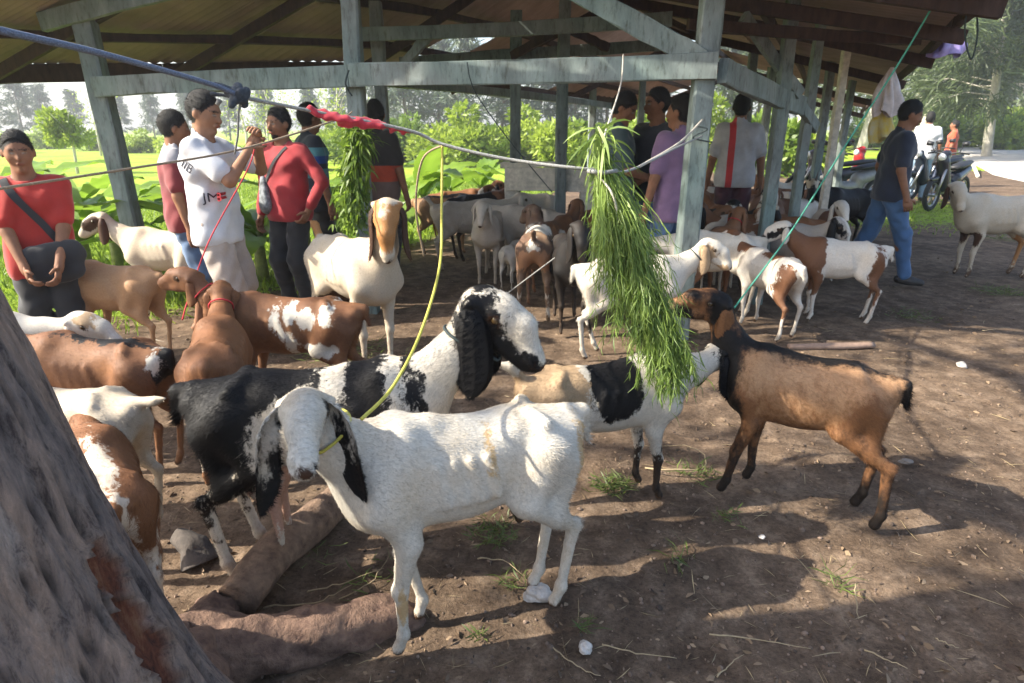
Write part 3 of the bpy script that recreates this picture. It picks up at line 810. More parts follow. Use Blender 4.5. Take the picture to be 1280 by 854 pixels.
gme = mesh_np('ground', np.stack([GX.ravel(), GY.ravel(), GZ.ravel()], 1), np.stack([ii[:-1, :-1].ravel(), ii[1:, :-1].ravel(), ii[1:, 1:].ravel(), ii[:-1, 1:].ravel()], 1), True)
za = gme.attributes.new('zone', 'FLOAT', 'POINT'); za.data.foreach_set('value', grass_zone(GX, GY).ravel().astype(np.float32))
gm, nt, b = newmat('dirt_ground')
n1 = noise(nt, 1.3, 5, 0.65); n2 = noise(nt, 9, 6, 0.7); n3 = noise(nt, 60, 5, 0.75); n4 = noise(nt, 0.35, 4, 0.6)
d1 = ramp(nt, n2.outputs['Fac'], [(0.28, (0.070, 0.048, 0.033)), (0.5, (0.138, 0.098, 0.069)), (0.72, (0.25, 0.186, 0.135))])
d2 = ramp(nt, n3.outputs['Fac'], [(0.3, (0.55, 0.53, 0.5)), (0.52, (1, 1, 1)), (0.72, (1.3, 1.25, 1.2))])
dirt = mixc(nt, 1.0, d1.outputs[0], d2.outputs[0], 'MULTIPLY')
d3 = ramp(nt, n1.outputs['Fac'], [(0.38, (0.66, 0.64, 0.62)), (0.62, (1.2, 1.17, 1.12))])
dirt = mixc(nt, 1.0, dirt, d3.outputs[0], 'MULTIPLY')
vor = nt.nodes.new('ShaderNodeTexVoronoi'); vor.inputs['Scale'].default_value = 70; tcx = nt.nodes.new('ShaderNodeTexCoord'); nt.links.new(tcx.outputs['Object'], vor.inputs['Vector'])
peb = ramp(nt, vor.outputs['Distance'], [(0.0, (1.5, 1.45, 1.4)), (0.16, (1, 1, 1)), (1, (1, 1, 1))])
pm = nt.nodes.new('ShaderNodeMix'); 
dirt2 = mixc(nt, 0.5, dirt, mixc(nt, 1.0, dirt, peb.outputs[0], 'MULTIPLY'))
gr = ramp(nt, n2.outputs['Fac'], [(0.3, (0.15, 0.22, 0.02)), (0.6, (0.27, 0.37, 0.04)), (0.8, (0.38, 0.45, 0.07))])
gr2 = ramp(nt, n4.outputs['Fac'], [(0.35, (0.75, 0.8, 0.8)), (0.65, (1.25, 1.2, 1.0))])
grc = mixc(nt, 1.0, gr.outputs[0], gr2.outputs[0], 'MULTIPLY')
at_ = nt.nodes.new('ShaderNodeAttribute'); at_.attribute_name = 'zone'
ad = nt.nodes.new('ShaderNodeMath'); ad.operation = 'MULTIPLY_ADD'; ad.inputs[1].default_value = 1.8; nt.links.new(n2.outputs['Fac'], ad.inputs[0]); 
ad2 = nt.nodes.new('ShaderNodeMath'); ad2.operation = 'ADD'; ad.inputs[2].default_value = -0.9; nt.links.new(ad.outputs[0], ad2.inputs[0]); nt.links.new(at_.outputs['Fac'], ad2.inputs[1])
zr = ramp(nt, ad2.outputs[0], [(0.42, (0, 0, 0)), (0.6, (1, 1, 1))])
nt.links.new(mixc(nt, zr.outputs[0], dirt2, grc), b.inputs['Base Color']); b.inputs['Roughness'].default_value = 0.95; b.inputs['Specular IOR Level'].default_value = 0.15
bump(nt, b, n3.outputs['Fac'], 0.9, 0.012)
gob = link('ground', gme, None, gm); gob['kind'] = 'structure'
def gz(x, y): return float(ground_h(np.array([x], float), np.array([y], float))[0])

# ------------------------------------------------------------------ road
road_mat, nt, b = newmat('pale_road')
n1 = noise(nt, 0.9, 5, 0.6); n2 = noise(nt, 14, 5, 0.7)
r1 = ramp(nt, n1.outputs['Fac'], [(0.35, (0.46, 0.42, 0.37)), (0.65, (0.60, 0.56, 0.50))]); r2 = ramp(nt, n2.outputs['Fac'], [(0.3, (0.85,) * 3), (0.7, (1.1,) * 3)])
nt.links.new(mixc(nt, 1.0, r1.outputs[0], r2.outputs[0], 'MULTIPLY'), b.inputs['Base Color']); b.inputs['Roughness'].default_value = 0.9
bump(nt, b, n2.outputs['Fac'], 0.3, 0.01)
RC = np.array([(13.0, 4), (14.5, 12), (17.5, 20), (25, 33), (40, 56), (66, 92), (100, 150), (150, 260)], float); RW = np.array([6, 5.6, 5.4, 5.4, 5.6, 6, 7, 9])
V = []; Fc = []; ts = np.linspace(0, 7, 60)
for i, t in enumerate(ts):
    j = min(int(t), 6); f = t - j; c = RC[j] * (1 - f) + RC[j + 1] * f; d = RC[j + 1] - RC[j]; d /= np.linalg.norm(d); w = RW[j] * (1 - f) + RW[j + 1] * f
    n_ = np.array([d[1], -d[0]])
    for q in np.linspace(-0.5, 0.5, 7):
        e = (0.22 * (vnoise(np.array([t * 7.0]), np.array([q * 3.0 + 5]), 4)[0] - 0.5)) if abs(q) == 0.5 else 0
        p = c + n_ * (w * q + e); V.append((p[0], p[1], 0.03 + 0.03 * (1 - 4 * q * q) - (0.09 if abs(q) == 0.5 else 0)))
    if i:
        for q in range(6): a = (i - 1) * 7 + q; Fc.append((a, a + 1, a + 8, a + 7))
rd = link('road', mesh_np('road', V, Fc, True), None, road_mat); rd['kind'] = 'structure'

# ------------------------------------------------------------------ shed of painted timber
paint_mat, nt, b = newmat('weathered_pale_paint')
n1 = noise(nt, 5, 6, 0.7, vec=(1, 1, 0.35)); n2 = noise(nt, 34, 5, 0.7, vec=(1, 1, 0.25)); n3 = noise(nt, 1.6, 3, 0.5)
c1 = ramp(nt, n1.outputs['Fac'], [(0.25, (0.085, 0.10, 0.095)), (0.5, (0.17, 0.20, 0.195)), (0.75, (0.28, 0.315, 0.30))])
c2 = ramp(nt, n2.outputs['Fac'], [(0.30, (0.45, 0.42, 0.38)), (0.48, (1, 1, 1)), (0.75, (1.1, 1.1, 1.1))])
c3 = ramp(nt, n3.outputs['Fac'], [(0.35, (0.80, 0.95, 0.90)), (0.65, (1.05, 1.0, 0.98))])
cc = mixc(nt, 1.0, mixc(nt, 1.0, c1.outputs[0], c2.outputs[0], 'MULTIPLY'), c3.outputs[0], 'MULTIPLY')
nt.links.new(cc, b.inputs['Base Color']); b.inputs['Roughness'].default_value = 0.75; bump(nt, b, n2.outputs['Fac'], 0.4, 0.004)
dark_wood = simple('brown_rafter_wood', (0.055, 0.030, 0.021), 0.85, 0.5, 22, 0.4, 0.006, vec=(1, 1, 0.3))
grey_wood = simple('weathered_grey_wood', (0.30, 0.27, 0.22), 0.85, 0.45, 24, 0.5, 0.006, vec=(1, 1, 0.25))
cream_wood = simple('cream_painted_wood', (0.66, 0.61, 0.52), 0.75, 0.3, 20, 0.3, 0.004)
roof_mat = simple('aged_roof_sheet', (0.36, 0.245, 0.205), 0.75, 0.35, 2.6, 0.12, 0.01, col2=(0.22, 0.15, 0.125), metal=0.0)
shed = empty('market_shed', (0, 6, 0))
tag(shed, 'open timber market shed with pale blue-grey posts and sheet metal roof', 'shed')
def child(o, parent):
    o.parent = parent; o.matrix_parent_inverse = parent.matrix_world.inverted() if False else Matrix.Translation(parent.location).inverted(); return o
def timber(name, a, b, w, h, mat=paint_mat, up=(0, 0, 1), parent=shed, seg=8, wob=0.0035, seed=0):
    """a sawn beam with slightly uneven edges and chamfers"""
    a = np.asarray(a, float); b_ = np.asarray(b, float); t = b_ - a; L = np.linalg.norm(t); t /= L
    u = np.cross(np.array(up, float), t)
    if np.linalg.norm(u) < 1e-3: u = np.cross((1.0, 0, 0), t)
    u /= np.linalg.norm(u); v = np.cross(t, u); rr = np.random.default_rng(int(abs(a[0] * 997 + b_[1] * 131 + a[2] * 71)) + seed)
    ch = min(w, h) * 0.10; prof = [(-w/2+ch,-h/2),(w/2-ch,-h/2),(w/2,-h/2+ch),(w/2,h/2-ch),(w/2-ch,h/2),(-w/2+ch,h/2),(-w/2,h/2-ch),(-w/2,-h/2+ch)]
    V = []; bow = rr.normal(0, 0.004 * L, 2)
    for i in range(seg + 1):
        s_ = i / seg; q = a + t * L * s_ + (u * bow[0] + v * bow[1]) * math.sin(math.pi * s_)
        for (x, y) in prof: V.append(q + u * (x + rr.normal(0, wob)) + v * (y + rr.normal(0, wob)))
    Fc = []
    for i in range(seg):
        for k in range(8): A = i * 8 + k; B = i * 8 + (k + 1) % 8; Fc.append((A, B, B + 8, A + 8))
    Fc.append(tuple(range(8))[::-1]); Fc.append(tuple(range(seg * 8, seg * 8 + 8)))
    o = link(name, mesh_np(name, np.array(V) - np.array(parent.location), Fc, False), parent, mat)
    return o
def post(base, top, w, mat=paint_mat, seed=0): return timber('post', base, top, w, w, mat, up=(0, 1, 0.01), seed=seed)
Pl = (-3.32, 5.64); Pc = (1.235, 4.39)
def lerp(a, b, t): return np.array(a) * (1 - t) + np.array(b) * t
BZ = 1.765
pl_top = at(104, 20, 5.62); post((-3.28, 5.64, -0.1), pl_top, 0.145)
pm_b = lerp(Pl, Pc, 0.452); pm_xy = at(436, 95, float(pm_b[1]))
post((pm_xy[0] + 0.02, pm_xy[1] + 0.075, -0.1), (at(430, -60, float(pm_b[1]))[0], pm_xy[1] + 0.075, 3.05), 0.13)
post((Pc[0] - 0.02, Pc[1] + 0.085, -0.1), (at(901, -40, Pc[1])[0] , Pc[1] + 0.085, 2.75), 0.135)
# front beam, two lengths butted at the middle post
bl = at(118, 109, 5.55); bmid = at(437, 95, float(pm_b[1]) - 0.02); br = at(897, 82, Pc[1] - 0.02)
timber('beam', bl, bmid - (0.004, 0, 0), 0.055, 0.150); timber('beam', bmid + (0.004, 0, 0.005), br, 0.055, 0.155)
# side plank leaving the corner post, and the brace
side_end = at(1003, 133, 5.85); timber('beam', at(904, 88, Pc[1] + 0.02), side_end, 0.06, 0.150)
timber('brace', at(690, -30, 4.72), at(878, 76, 4.42), 0.055, 0.13)
timber('brace', at(1000, 118, 5.6), at(930, 20, 5.3), 0.05, 0.09)
timber('brace', at(1003, 135, 5.85), at(1020, 160, 6.1), 0.05, 0.10)
# right-hand row of posts
for px, D, w, tz in ((975, 5.45, 0.095, 2.6), (1013, 6.0, 0.08, 2.55), (1048, 6.9, 0.07, 2.5), (1032, 9.5, 0.10, 2.5), (1062, 11.0, 0.10, 2.5)):
    q = at(px, 130, D); lean = 0.0
    post((q[0] + lean * 1.2, D, -0.1), (q[0] - lean * 1.0, D, tz), w, cream_wood if px == 1048 else paint_mat)
# inner and far rows
for px, D, w, tz in ((477, 6.9, 0.12, 2.6), (645, 7.4, 0.115, 2.6), (704, 6.9, 0.115, 2.9), (741, 12.5, 0.12, 2.6), (802, 13.0, 0.12, 2.5), (935, 9.5, 0.11, 2.5), (960, 12, 0.12, 2.5)):
    q = at(px, 130, D); lean = 0.0
    post((q[0] + lean, D, -0.1), (q[0] - lean, D, tz), w, paint_mat)
# hanging bag end boards of the roof: eaves and ridge (near to far)
EL = [at(-260, 90, 5.2), at(-40, 88, 6.2), at(200, 85, 6.9), at(430, 82, 7.7), at(560, 101, 9.2), at(700, 118, 11.8), at(800, 131, 15.0)]
RD = [at(250, -190, 4.6), at(360, -150, 5.1), at(500, -100, 6.2), at(620, -50, 7.4), at(740, 0, 9.6), at(830, 50, 12.5), at(900, 92, 17.0)]
ER = [at(1330, -60, 3.6), at(1278, -22, 4.1), at(1225, 20, 5.0), at(1180, 58, 6.3), at(1140, 92, 8.6), at(1105, 121, 12.0), at(1083, 138, 16.5)]
def curve(Pn, t):
    t = max(0, min(len(Pn) - 1.0001, t)); i = int(t); f = t - i; return np.asarray(Pn[i]) * (1 - f) + np.asarray(Pn[i + 1]) * f
def roof_side(E, Rg, n, skip=(), rows=2):
    for i in range(n):
        for rw in range(rows):
            if (i, rw) in skip: continue
            t0, t1 = 6.0 * i / n, 6.0 * (i + 1.04) / n
            v0, v1 = rw / rows, min(1, (rw + 1.06) / rows)
            nu, nv = 18, 5; V = []
            for a in range(nu + 1):
                t = t0 + (t1 - t0) * a / nu; e, r = curve(E, t), curve(Rg, t)
                for c in range(nv + 1):
                    v = v0 + (v1 - v0) * c / nv; p = e * (1 - v) + r * v
                    p = p + np.array([0, 0, 0.010 * math.cos(a / nu * 2 * math.pi * 6) + (0.014 if (i + rw) % 2 else 0) - 0.05 * math.sin(math.pi * v) + 0.03]); V.append(p)
            V = np.array(V); m = len(V); V2 = V + np.array([0, 0, 0.004]); Fc = []
            for a in range(nu):
                for c in range(nv):
                    k = a * (nv + 1) + c; Fc.append((k, k + 1, k + nv + 2, k + nv + 1))
            Fc2 = [tuple(j + m for j in f[::-1]) for f in Fc]
            link('roof_sheet', mesh_np('roof_sheet', np.concatenate([V, V2]) - np.array(shed.location), Fc + Fc2, True), shed, roof_mat)
roof_side(EL, RD, 16, skip={(12, 0), (14, 1), (9, 0)})
roof_side(ER, RD, 14, skip={(10, 1), (12, 0), (12, 1)})
# purlins along the roof and rafters across it
for E, vs in ((EL, (0.015, 0.30, 0.62)), (ER, (0.03, 0.35, 0.68))):
    for v in vs:
        for i in range(6):
            a = curve(E, i) * (1 - v) + curve(RD, i) * v; c = curve(E, i + 0.999) * (1 - v) + curve(RD, i + 0.999) * v
            dz = np.array([0, 0, -0.055 - 0.05 * math.sin(math.pi * v)])
            timber('purlin', a + dz, c + dz, 0.05, 0.16 if v == 0.015 else 0.075, dark_wood, seg=4)
for i in range(7):
    for E in (EL, ER):
        a, c = curve(E, i * 0.9995), curve(RD, i * 0.9995); dz = np.array([0, 0, -0.15])
        timber('rafter', a * 0.985 + c * 0.015 + dz, c + dz * 1.2, 0.05, 0.10, dark_wood, seg=5)
# front rafter plate above the first post and tie beams
timber('tie_beam', at(52, 28, 5.60), at(330, -40, 5.2), 0.05, 0.13)
timber('tie_beam', at(445, 43, 6.6), at(840, 24, 6.3), 0.05, 0.12)
timber('tie_beam', at(500, 78, 7.6), at(850, 55, 7.2), 0.05, 0.11)
timber('top_plate', at(440, 99, 7.0), at(770, 133, 12.8), 0.06, 0.10)
timber('brace', at(505, 80, 6.7), at(540, 40, 6.6), 0.05, 0.09); timber('brace', at(640, 70, 7.3), at(700, 36, 6.9), 0.05, 0.08, dark_wood); timber('brace', at(760, 60, 7.1), at(710, 36, 6.9), 0.05, 0.08, dark_wood)
timber('tie_beam', at(860, 30, 5.2), at(1150, 50, 5.6), 0.05, 0.08, dark_wood)
# low cream gate / feeding rail behind the goats
rail = empty('feeding_rail', (float(gp(690, 300)[0]), 7.0, 0)); tag(rail, 'low cream plank feeding rail standing at the back of the shed', 'rail')
ra, rb_ = at(632, 224, 7.2), at(742, 226, 6.85)
timber('plank', ra, rb_, 0.05, 0.24, cream_wood, parent=rail); timber('plank', at(628, 206, 7.45), at(700, 205, 7.3), 0.22, 0.05, cream_wood, parent=rail)
for px, D in ((640, 7.25), (735, 6.93)):
    q = at(px, 224, D); timber('post', (q[0], D, -0.05), (q[0], D, q[2] - 0.0), 0.16, 0.11, cream_wood, up=(0, 1, 0.01), parent=rail)
# ------------------------------------------------------------------ foliage
def set_tone(me, tone):
    a = me.attributes.new('tone', 'FLOAT', 'POINT')
    if len(me.vertices) == len(tone): a.data.foreach_set('value', np.asarray(tone, np.float32))
def leaf_quads(C, D, L, Wd, tone, rr, bend=0.25):
    """each leaf: a bent blade of 2 quads. C centres, D directions (unit), L lengths, Wd widths"""
    n = len(C); s = np.cross(D, rr.normal(0, 1, (n, 3))); s /= np.linalg.norm(s, axis=1, keepdims=True) + 1e-9
    nn = np.cross(D, s); L = L[:, None]; Wd = Wd[:, None]
    p0 = C - s * Wd * 0.15; p1 = C + s * Wd * 0.15
    m = C + D * L * 0.5 + nn * L * bend * 0.4; m0 = m - s * Wd * 0.5; m1 = m + s * Wd * 0.5
    e = C + D * L; e0 = e - s * Wd * 0.08; e1 = e + s * Wd * 0.08
    V = np.concatenate([p0, p1, m0, m1, e0, e1]); i = np.arange(n)
    Fq = np.concatenate([np.stack([i, i + n, i + 3 * n, i + 2 * n], 1), np.stack([i + 2 * n, i + 3 * n, i + 5 * n, i + 4 * n], 1)])
    return V, Fq, np.tile(tone, 6)
def unit(v): return v / (np.linalg.norm(v, axis=1, keepdims=True) + 1e-9)
M_LEAF = leafmat('bush_leaf', (0.055, 0.105, 0.015), (0.22, 0.33, 0.04), 0.45)
M_BRIGHT = leafmat('bright_leaf', (0.13, 0.21, 0.022), (0.38, 0.47, 0.06), 0.5)
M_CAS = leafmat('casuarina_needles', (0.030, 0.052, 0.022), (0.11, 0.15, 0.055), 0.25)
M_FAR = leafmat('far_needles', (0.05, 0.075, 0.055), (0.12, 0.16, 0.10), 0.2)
M_BANANA = leafmat('banana_leaf', (0.10, 0.19, 0.018), (0.26, 0.40, 0.045), 0.5, 0.4)
M_GRASS = leafmat('grass_blade', (0.10, 0.17, 0.015), (0.31, 0.42, 0.05), 0.45)
M_FODDER = leafmat('fodder_grass', (0.075, 0.135, 0.02), (0.27, 0.37, 0.075), 0.35)
M_TUFT = leafmat('trodden_grass', (0.05, 0.08, 0.015), (0.17, 0.22, 0.05), 0.3)
M_STRAW = leafmat('straw', (0.10, 0.065, 0.035), (0.40, 0.31, 0.17), 0.1)
bark_pale = simple('pale_bark', (0.50, 0.46, 0.40), 0.9, 0.4, 8, 0.5, 0.02, vec=(1, 1, 0.4))
bark_dark = simple('dark_bark', (0.13, 0.10, 0.075), 0.9, 0.4, 10, 0.5, 0.02, vec=(1, 1, 0.4))
def bush_mesh(name, seed, n=2600, rad=1.0, tall=1.0, leaf=0.16, clumps=16):
    rr = np.random.default_rng(seed); cc = unit(rr.normal(0, 1, (clumps, 3))) * rr.uniform(0.25, 0.95, (clumps, 1)) * rad
    cc[:, 2] = np.abs(cc[:, 2]) * tall + 0.12 * rad; cr = rr.uniform(0.22, 0.45, clumps) * rad
    k = rr.integers(0, clumps, n); d = unit(rr.normal(0, 1, (n, 3))); C = cc[k] + d * (cr[k] * rr.uniform(0.45, 1.05, n) ** 0.6)[:, None]
    C[:, 2] = np.maximum(C[:, 2], 0.02)
    dd = unit(d * 0.8 + rr.normal(0, 0.6, (n, 3)) + np.array([0, 0, 0.25]))
    tone = np.clip(rr.uniform(0.1, 0.9, n) * 0.5 + rr.uniform(0, 1, clumps)[k] * 0.5, 0, 1)
    V, Fq, t = leaf_quads(C, dd, leaf * rr.uniform(0.6, 1.4, n), leaf * 0.5 * rr.uniform(0.6, 1.3, n), tone, rr)
    me = mesh_np(name, V, Fq, True); set_tone(me, t); return me
BUSH = [bush_mesh('crown', 30 + i, 3000, 1.0, (1.0, 1.3, 0.8)[i], 0.15) for i in range(3)]
for m in BUSH: m.materials.append(M_LEAF)
BUSHB = [bush_mesh('crown', 60 + i, 3000, 1.0, (1.0, 1.4)[i], 0.17) for i in range(2)]
for m in BUSHB: m.materials.append(M_BRIGHT)
def stem_mesh(seed, n=5, hgt=0.9):
    rr = np.random.default_rng(seed); mb = MB()
    for i in range(n):
        a = rr.uniform(0, 6.28); e = np.array([math.cos(a) * 0.45, math.sin(a) * 0.45, hgt * rr.uniform(0.7, 1)])
        mb.tube([(0, 0, -0.05), e * (0.4, 0.4, 0.5), e], [0.035, 0.025, 0.008], 5)
    me = mb.mesh('stem', True); me.materials.append(bark_dark); return me
STEM = stem_mesh(4)
def bush(loc, sc, kind, label, group=None, seed=0):
    o = empty('bush', loc, seed * 1.7); o.scale = sc if not np.isscalar(sc) else (sc, sc, sc); tag(o, label, 'bush', group)
    link('crown', kind, o); link('stem', STEM, o); return o
def casuarina_mesh(seed, hgt=11.0, n=7000, width=2.6, low=0.18, mat=M_CAS, leafw=0.045, leafl=0.55):
    """trunk and drooping needle sprays as two meshes"""
    rr = np.random.default_rng(seed); mb = MB(); bend = rr.normal(0, 0.35, 2)
    ax = lambda t: np.array([bend[0] * math.sin(t * 2.2), bend[1] * math.sin(t * 2.0), hgt * t])
    mb.tube([ax(t) + (0, 0, -0.1 if t == 0 else 0) for t in np.linspace(0, 0.97, 12)], np.linspace(0.20, 0.03, 12) * hgt / 11, 8)
    C = []; D = []; T = []; nb = 70
    for bi in range(nb):
        t = low + (0.98 - low) * (bi / nb) ** 0.85; L = width * (1 - 0.72 * ((t - low) / (1 - low))) * rr.uniform(0.55, 1.15) * (1 if t > low + 0.06 else 0.7)
        a = rr.uniform(0, 6.28); e = ax(t) + np.array([math.cos(a) * L, math.sin(a) * L, L * rr.uniform(-0.05, 0.45)])
        mid = (ax(t) + e) / 2 + (0, 0, 0.1 * L); mb.tube([ax(t), mid, e], [0.035 * hgt / 11, 0.02 * hgt / 11, 0.006], 4, caps=False)
        m = n // nb; s = rr.uniform(0.25, 1.1, m)[:, None]; base = ax(t) * (1 - s) ** 2 + 2 * mid * s * (1 - s) + e * s ** 2
        C.append(base + rr.normal(0, 0.16, (m, 3)) * (0.5 + s)); d = unit((e - ax(t))[None] * 0.35 + rr.normal(0, 0.55, (m, 3)) + np.array([0, 0, -0.55])); D.append(d); T.append(np.full(m, rr.uniform(0, 1)) * 0.6 + rr.uniform(0, 0.4, m))
    C = np.concatenate(C); D = np.concatenate(D); T = np.concatenate(T); k = len(C)
    V, Fq, t = leaf_quads(C, D, leafl * rr.uniform(0.6, 1.3, k), leafw * rr.uniform(0.7, 1.4, k), T, rr, 0.3)
    me = mesh_np('crown', V, Fq, True); set_tone(me, t); me.materials.append(mat)
    tm = mb.mesh('trunk', True); return tm, me
CAS = [casuarina_mesh(s, 11.0, 13000, 3.0, 0.16, M_CAS, 0.05, 0.6) for s in (3, 8)]
for tm, _ in CAS: tm.materials.append(bark_pale)
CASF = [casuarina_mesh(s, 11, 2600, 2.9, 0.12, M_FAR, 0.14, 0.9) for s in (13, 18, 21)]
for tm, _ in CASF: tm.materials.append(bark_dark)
def casuarina(loc, sc, kind, label, rz=0, group=None, tilt=0):
    o = empty('casuarina_tree', loc, rz); o.scale = (sc, sc, sc); o.rotation_euler = (0, tilt, rz); tag(o, label, 'tree', group)
    link('trunk', kind[0], o); link('crown', kind[1], o); return o
def ground_at(px, D, dx=0): q = at(px, 150, D); return (q[0] + dx, D, -0.02)
# trees along the road on the right
for px, D, sc, k, tilt, lab in ((1150, 40, 1.5, 0, 0.0, 'tall feathery tree with twin pale trunk beside the road bend'), (1141, 42, 1.35, 1, -0.03, 'feathery tree with pale trunk close behind its twin at the road'),
                         (1243, 34, 1.25, 1, 0.16, 'pale leaning tree across the road with feathery crown'), (1320, 30, 1.3, 0, 0.05, 'feathery roadside tree with crown hanging over the road'),
                         (1195, 62, 1.6, 0, 0, 'feathery tree standing far down the pale road'), (1080, 30, 1.15, 1, 0, 'feathery tree behind the shed eave near the motorbikes'),
                         (1125, 70, 1.7, 0, 0, 'tall feathery tree far behind the parked motorbikes'), (1270, 58, 1.8, 1, 0, 'large feathery tree filling the far side of the road'), (1222, 80, 2.0, 0, 0, 'large feathery tree where the road runs out of sight'),
                         (1010, 44, 1.4, 0, 0, 'tall feathery tree seen through the open shed end')):
    casuarina(ground_at(px, D), sc, CAS[k], lab, px * 0.7, 'feathery trees by the road', tilt)
# long twigs hanging into view at the upper right from a roadside tree
for i, (px, D, s) in enumerate(((1090, 52, 2.2), (1130, 55, 2.0), (1168, 48, 2.3), (1215, 50, 2.0), (1262, 45, 2.2), (1300, 50, 2.4), (1235, 70, 2.6), (1185, 75, 2.6))):
    bush(ground_at(px, D), (s * 1.3, s, s), BUSHB[i % 2] if i % 3 else BUSH[i % 3], ('round bright' if i % 3 else 'dense darker') + ' green bush in the thicket along the far road', 'roadside bushes', i)
# wood far behind the field
FARL = [(-70, 85, 1.1), (-20, 78, 1.15), (25, 82, 1.0), (55, 88, 0.85), (92, 92, 0.8), (150, 90, 0.7), (190, 86, 0.75), (232, 84, 0.8), (285, 78, 0.8), (330, 82, 0.85), (385, 76, 0.8), (420, 84, 0.9)]
for i, (px, D, sc) in enumerate(FARL):  # a row nobody could tell apart by look
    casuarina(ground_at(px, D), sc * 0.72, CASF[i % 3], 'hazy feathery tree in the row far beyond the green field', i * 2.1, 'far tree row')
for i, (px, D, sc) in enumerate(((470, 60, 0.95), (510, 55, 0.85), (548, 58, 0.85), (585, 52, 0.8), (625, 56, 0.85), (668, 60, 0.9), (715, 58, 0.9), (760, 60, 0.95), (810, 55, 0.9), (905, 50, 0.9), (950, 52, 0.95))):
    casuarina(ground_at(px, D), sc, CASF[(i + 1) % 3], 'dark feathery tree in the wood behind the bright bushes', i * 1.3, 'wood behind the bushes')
# bushes behind the shed
bs = [(300, 26, 0.9), (340, 22, 0.85), (262, 30, 0.9), (215, 34, 0.9), (380, 24, 1.0), (425, 20, 1.4), (455, 17, 1.25), (500, 21, 1.45), (540, 19, 1.3), (575, 17, 1.3), (615, 20, 1.45), (660, 18, 1.35), (700, 16, 1.3), (735, 18, 1.5), (770, 17, 1.4), (805, 18, 1.5), (845, 20, 1.5),
      (880, 19, 1.45), (915, 18, 1.4), (955, 22, 1.6), (1000, 24, 1.6), (170, 40, 0.9), (120, 44, 1.0), (50, 48, 1.1), (10, 40, 0.9), (-30, 36, 0.9)]
for i, (px, D, s) in enumerate(bs):
    if px > 395 and px < 940: D += 9; s *= 1.08
    kd = (BUSHB[i % 2] if i % 3 != 1 else BUSH[i % 3])
    bush(ground_at(px, D), (s * 1.1, s * 1.0, s * (0.78 + 0.3 * ((i * 7) % 5) / 5)), kd, ('low ', 'tall ', 'broad ', 'ragged ')[i % 4] + ('bright yellow-green' if kd in BUSHB else 'deeper green') + ' leafy bush in the hedge behind the shed' if 8 < D < 34 and px > 395 else ('low ', 'rounded ', 'ragged ')[i % 3] + ('pale green' if kd in BUSHB else 'dark green') + ' bush at the far edge of the field', 'bushes behind the shed' if D < 34 and px > 395 else 'bushes at the field edge', i)
# thin bare trees beyond the field edge
for i, (px, D, hh) in enumerate(((302, 30, 3.4), (332, 34, 4.0), (352, 28, 3.0), (408, 33, 3.8), (425, 29, 3.2), (118, 36, 3.4))):
    bt = empty('bare_tree', ground_at(px, D), i * 1.1); tag(bt, ('slim', 'tall', 'crooked')[i % 3] + ' nearly leafless young tree beyond the field edge', 'tree', 'bare trees at the field edge'); rq = np.random.default_rng(90 + i); mb = MB()
    mb.tube([(0, 0, -0.1), (rq.normal(0, 0.08), 0, hh * 0.35), (rq.normal(0, 0.15), rq.normal(0, 0.1), hh * 0.7), (rq.normal(0, 0.25), 0, hh)], [0.06, 0.045, 0.03, 0.01], 6); mb.build('trunk', bark_pale, bt, True); mb = MB()
    for q in range(9):
        z0 = hh * rq.uniform(0.35, 0.9); a0 = rq.uniform(0, 6.28); l0 = rq.uniform(0.4, 0.9); mb.tube([(0, 0, z0), (math.cos(a0) * l0 * 0.5, math.sin(a0) * l0 * 0.5, z0 + l0 * 0.5), (math.cos(a0) * l0, math.sin(a0) * l0, z0 + l0 * 0.8)], [0.02, 0.014, 0.005], 4)
    mb.build('branch', bark_pale, bt, True)
    nl = 240; C = np.stack([rq.normal(0, 0.5, nl), rq.normal(0, 0.5, nl), hh * rq.uniform(0.35, 1.0, nl)], 1); V, Fq, t = leaf_quads(C, unit(rq.normal(0, 1, (nl, 3))), rq.uniform(0.08, 0.16, nl), rq.uniform(0.04, 0.08, nl), rq.uniform(0.3, 1, nl), rq); me = mesh_np('crown', V, Fq, True); set_tone(me, t); link('crown', me, bt, M_BRIGHT)
# young pale tree in the field
yt = empty('young_tree', ground_at(83, 22)); tag(yt, 'young light green tree standing alone in the sunny field', 'tree')
mb = MB(); mb.tube([(0, 0, -0.1), (0.05, 0, 0.8), (-0.05, 0.05, 1.7)], [0.05, 0.04, 0.02], 7)
for a in range(6): mb.tube([(0, 0, 0.9 + a * 0.1), (math.cos(a * 1.1) * 0.5, math.sin(a * 1.1) * 0.5, 1.4 + a * 0.12)], [0.02, 0.006], 5)
mb.build('trunk', bark_pale, yt, True)
cr = link('crown', bush_mesh('crown', 77, 2200, 0.85, 0.9, 0.17, 12), yt, M_BRIGHT); cr.location = (-0.15, 0, 0.95)
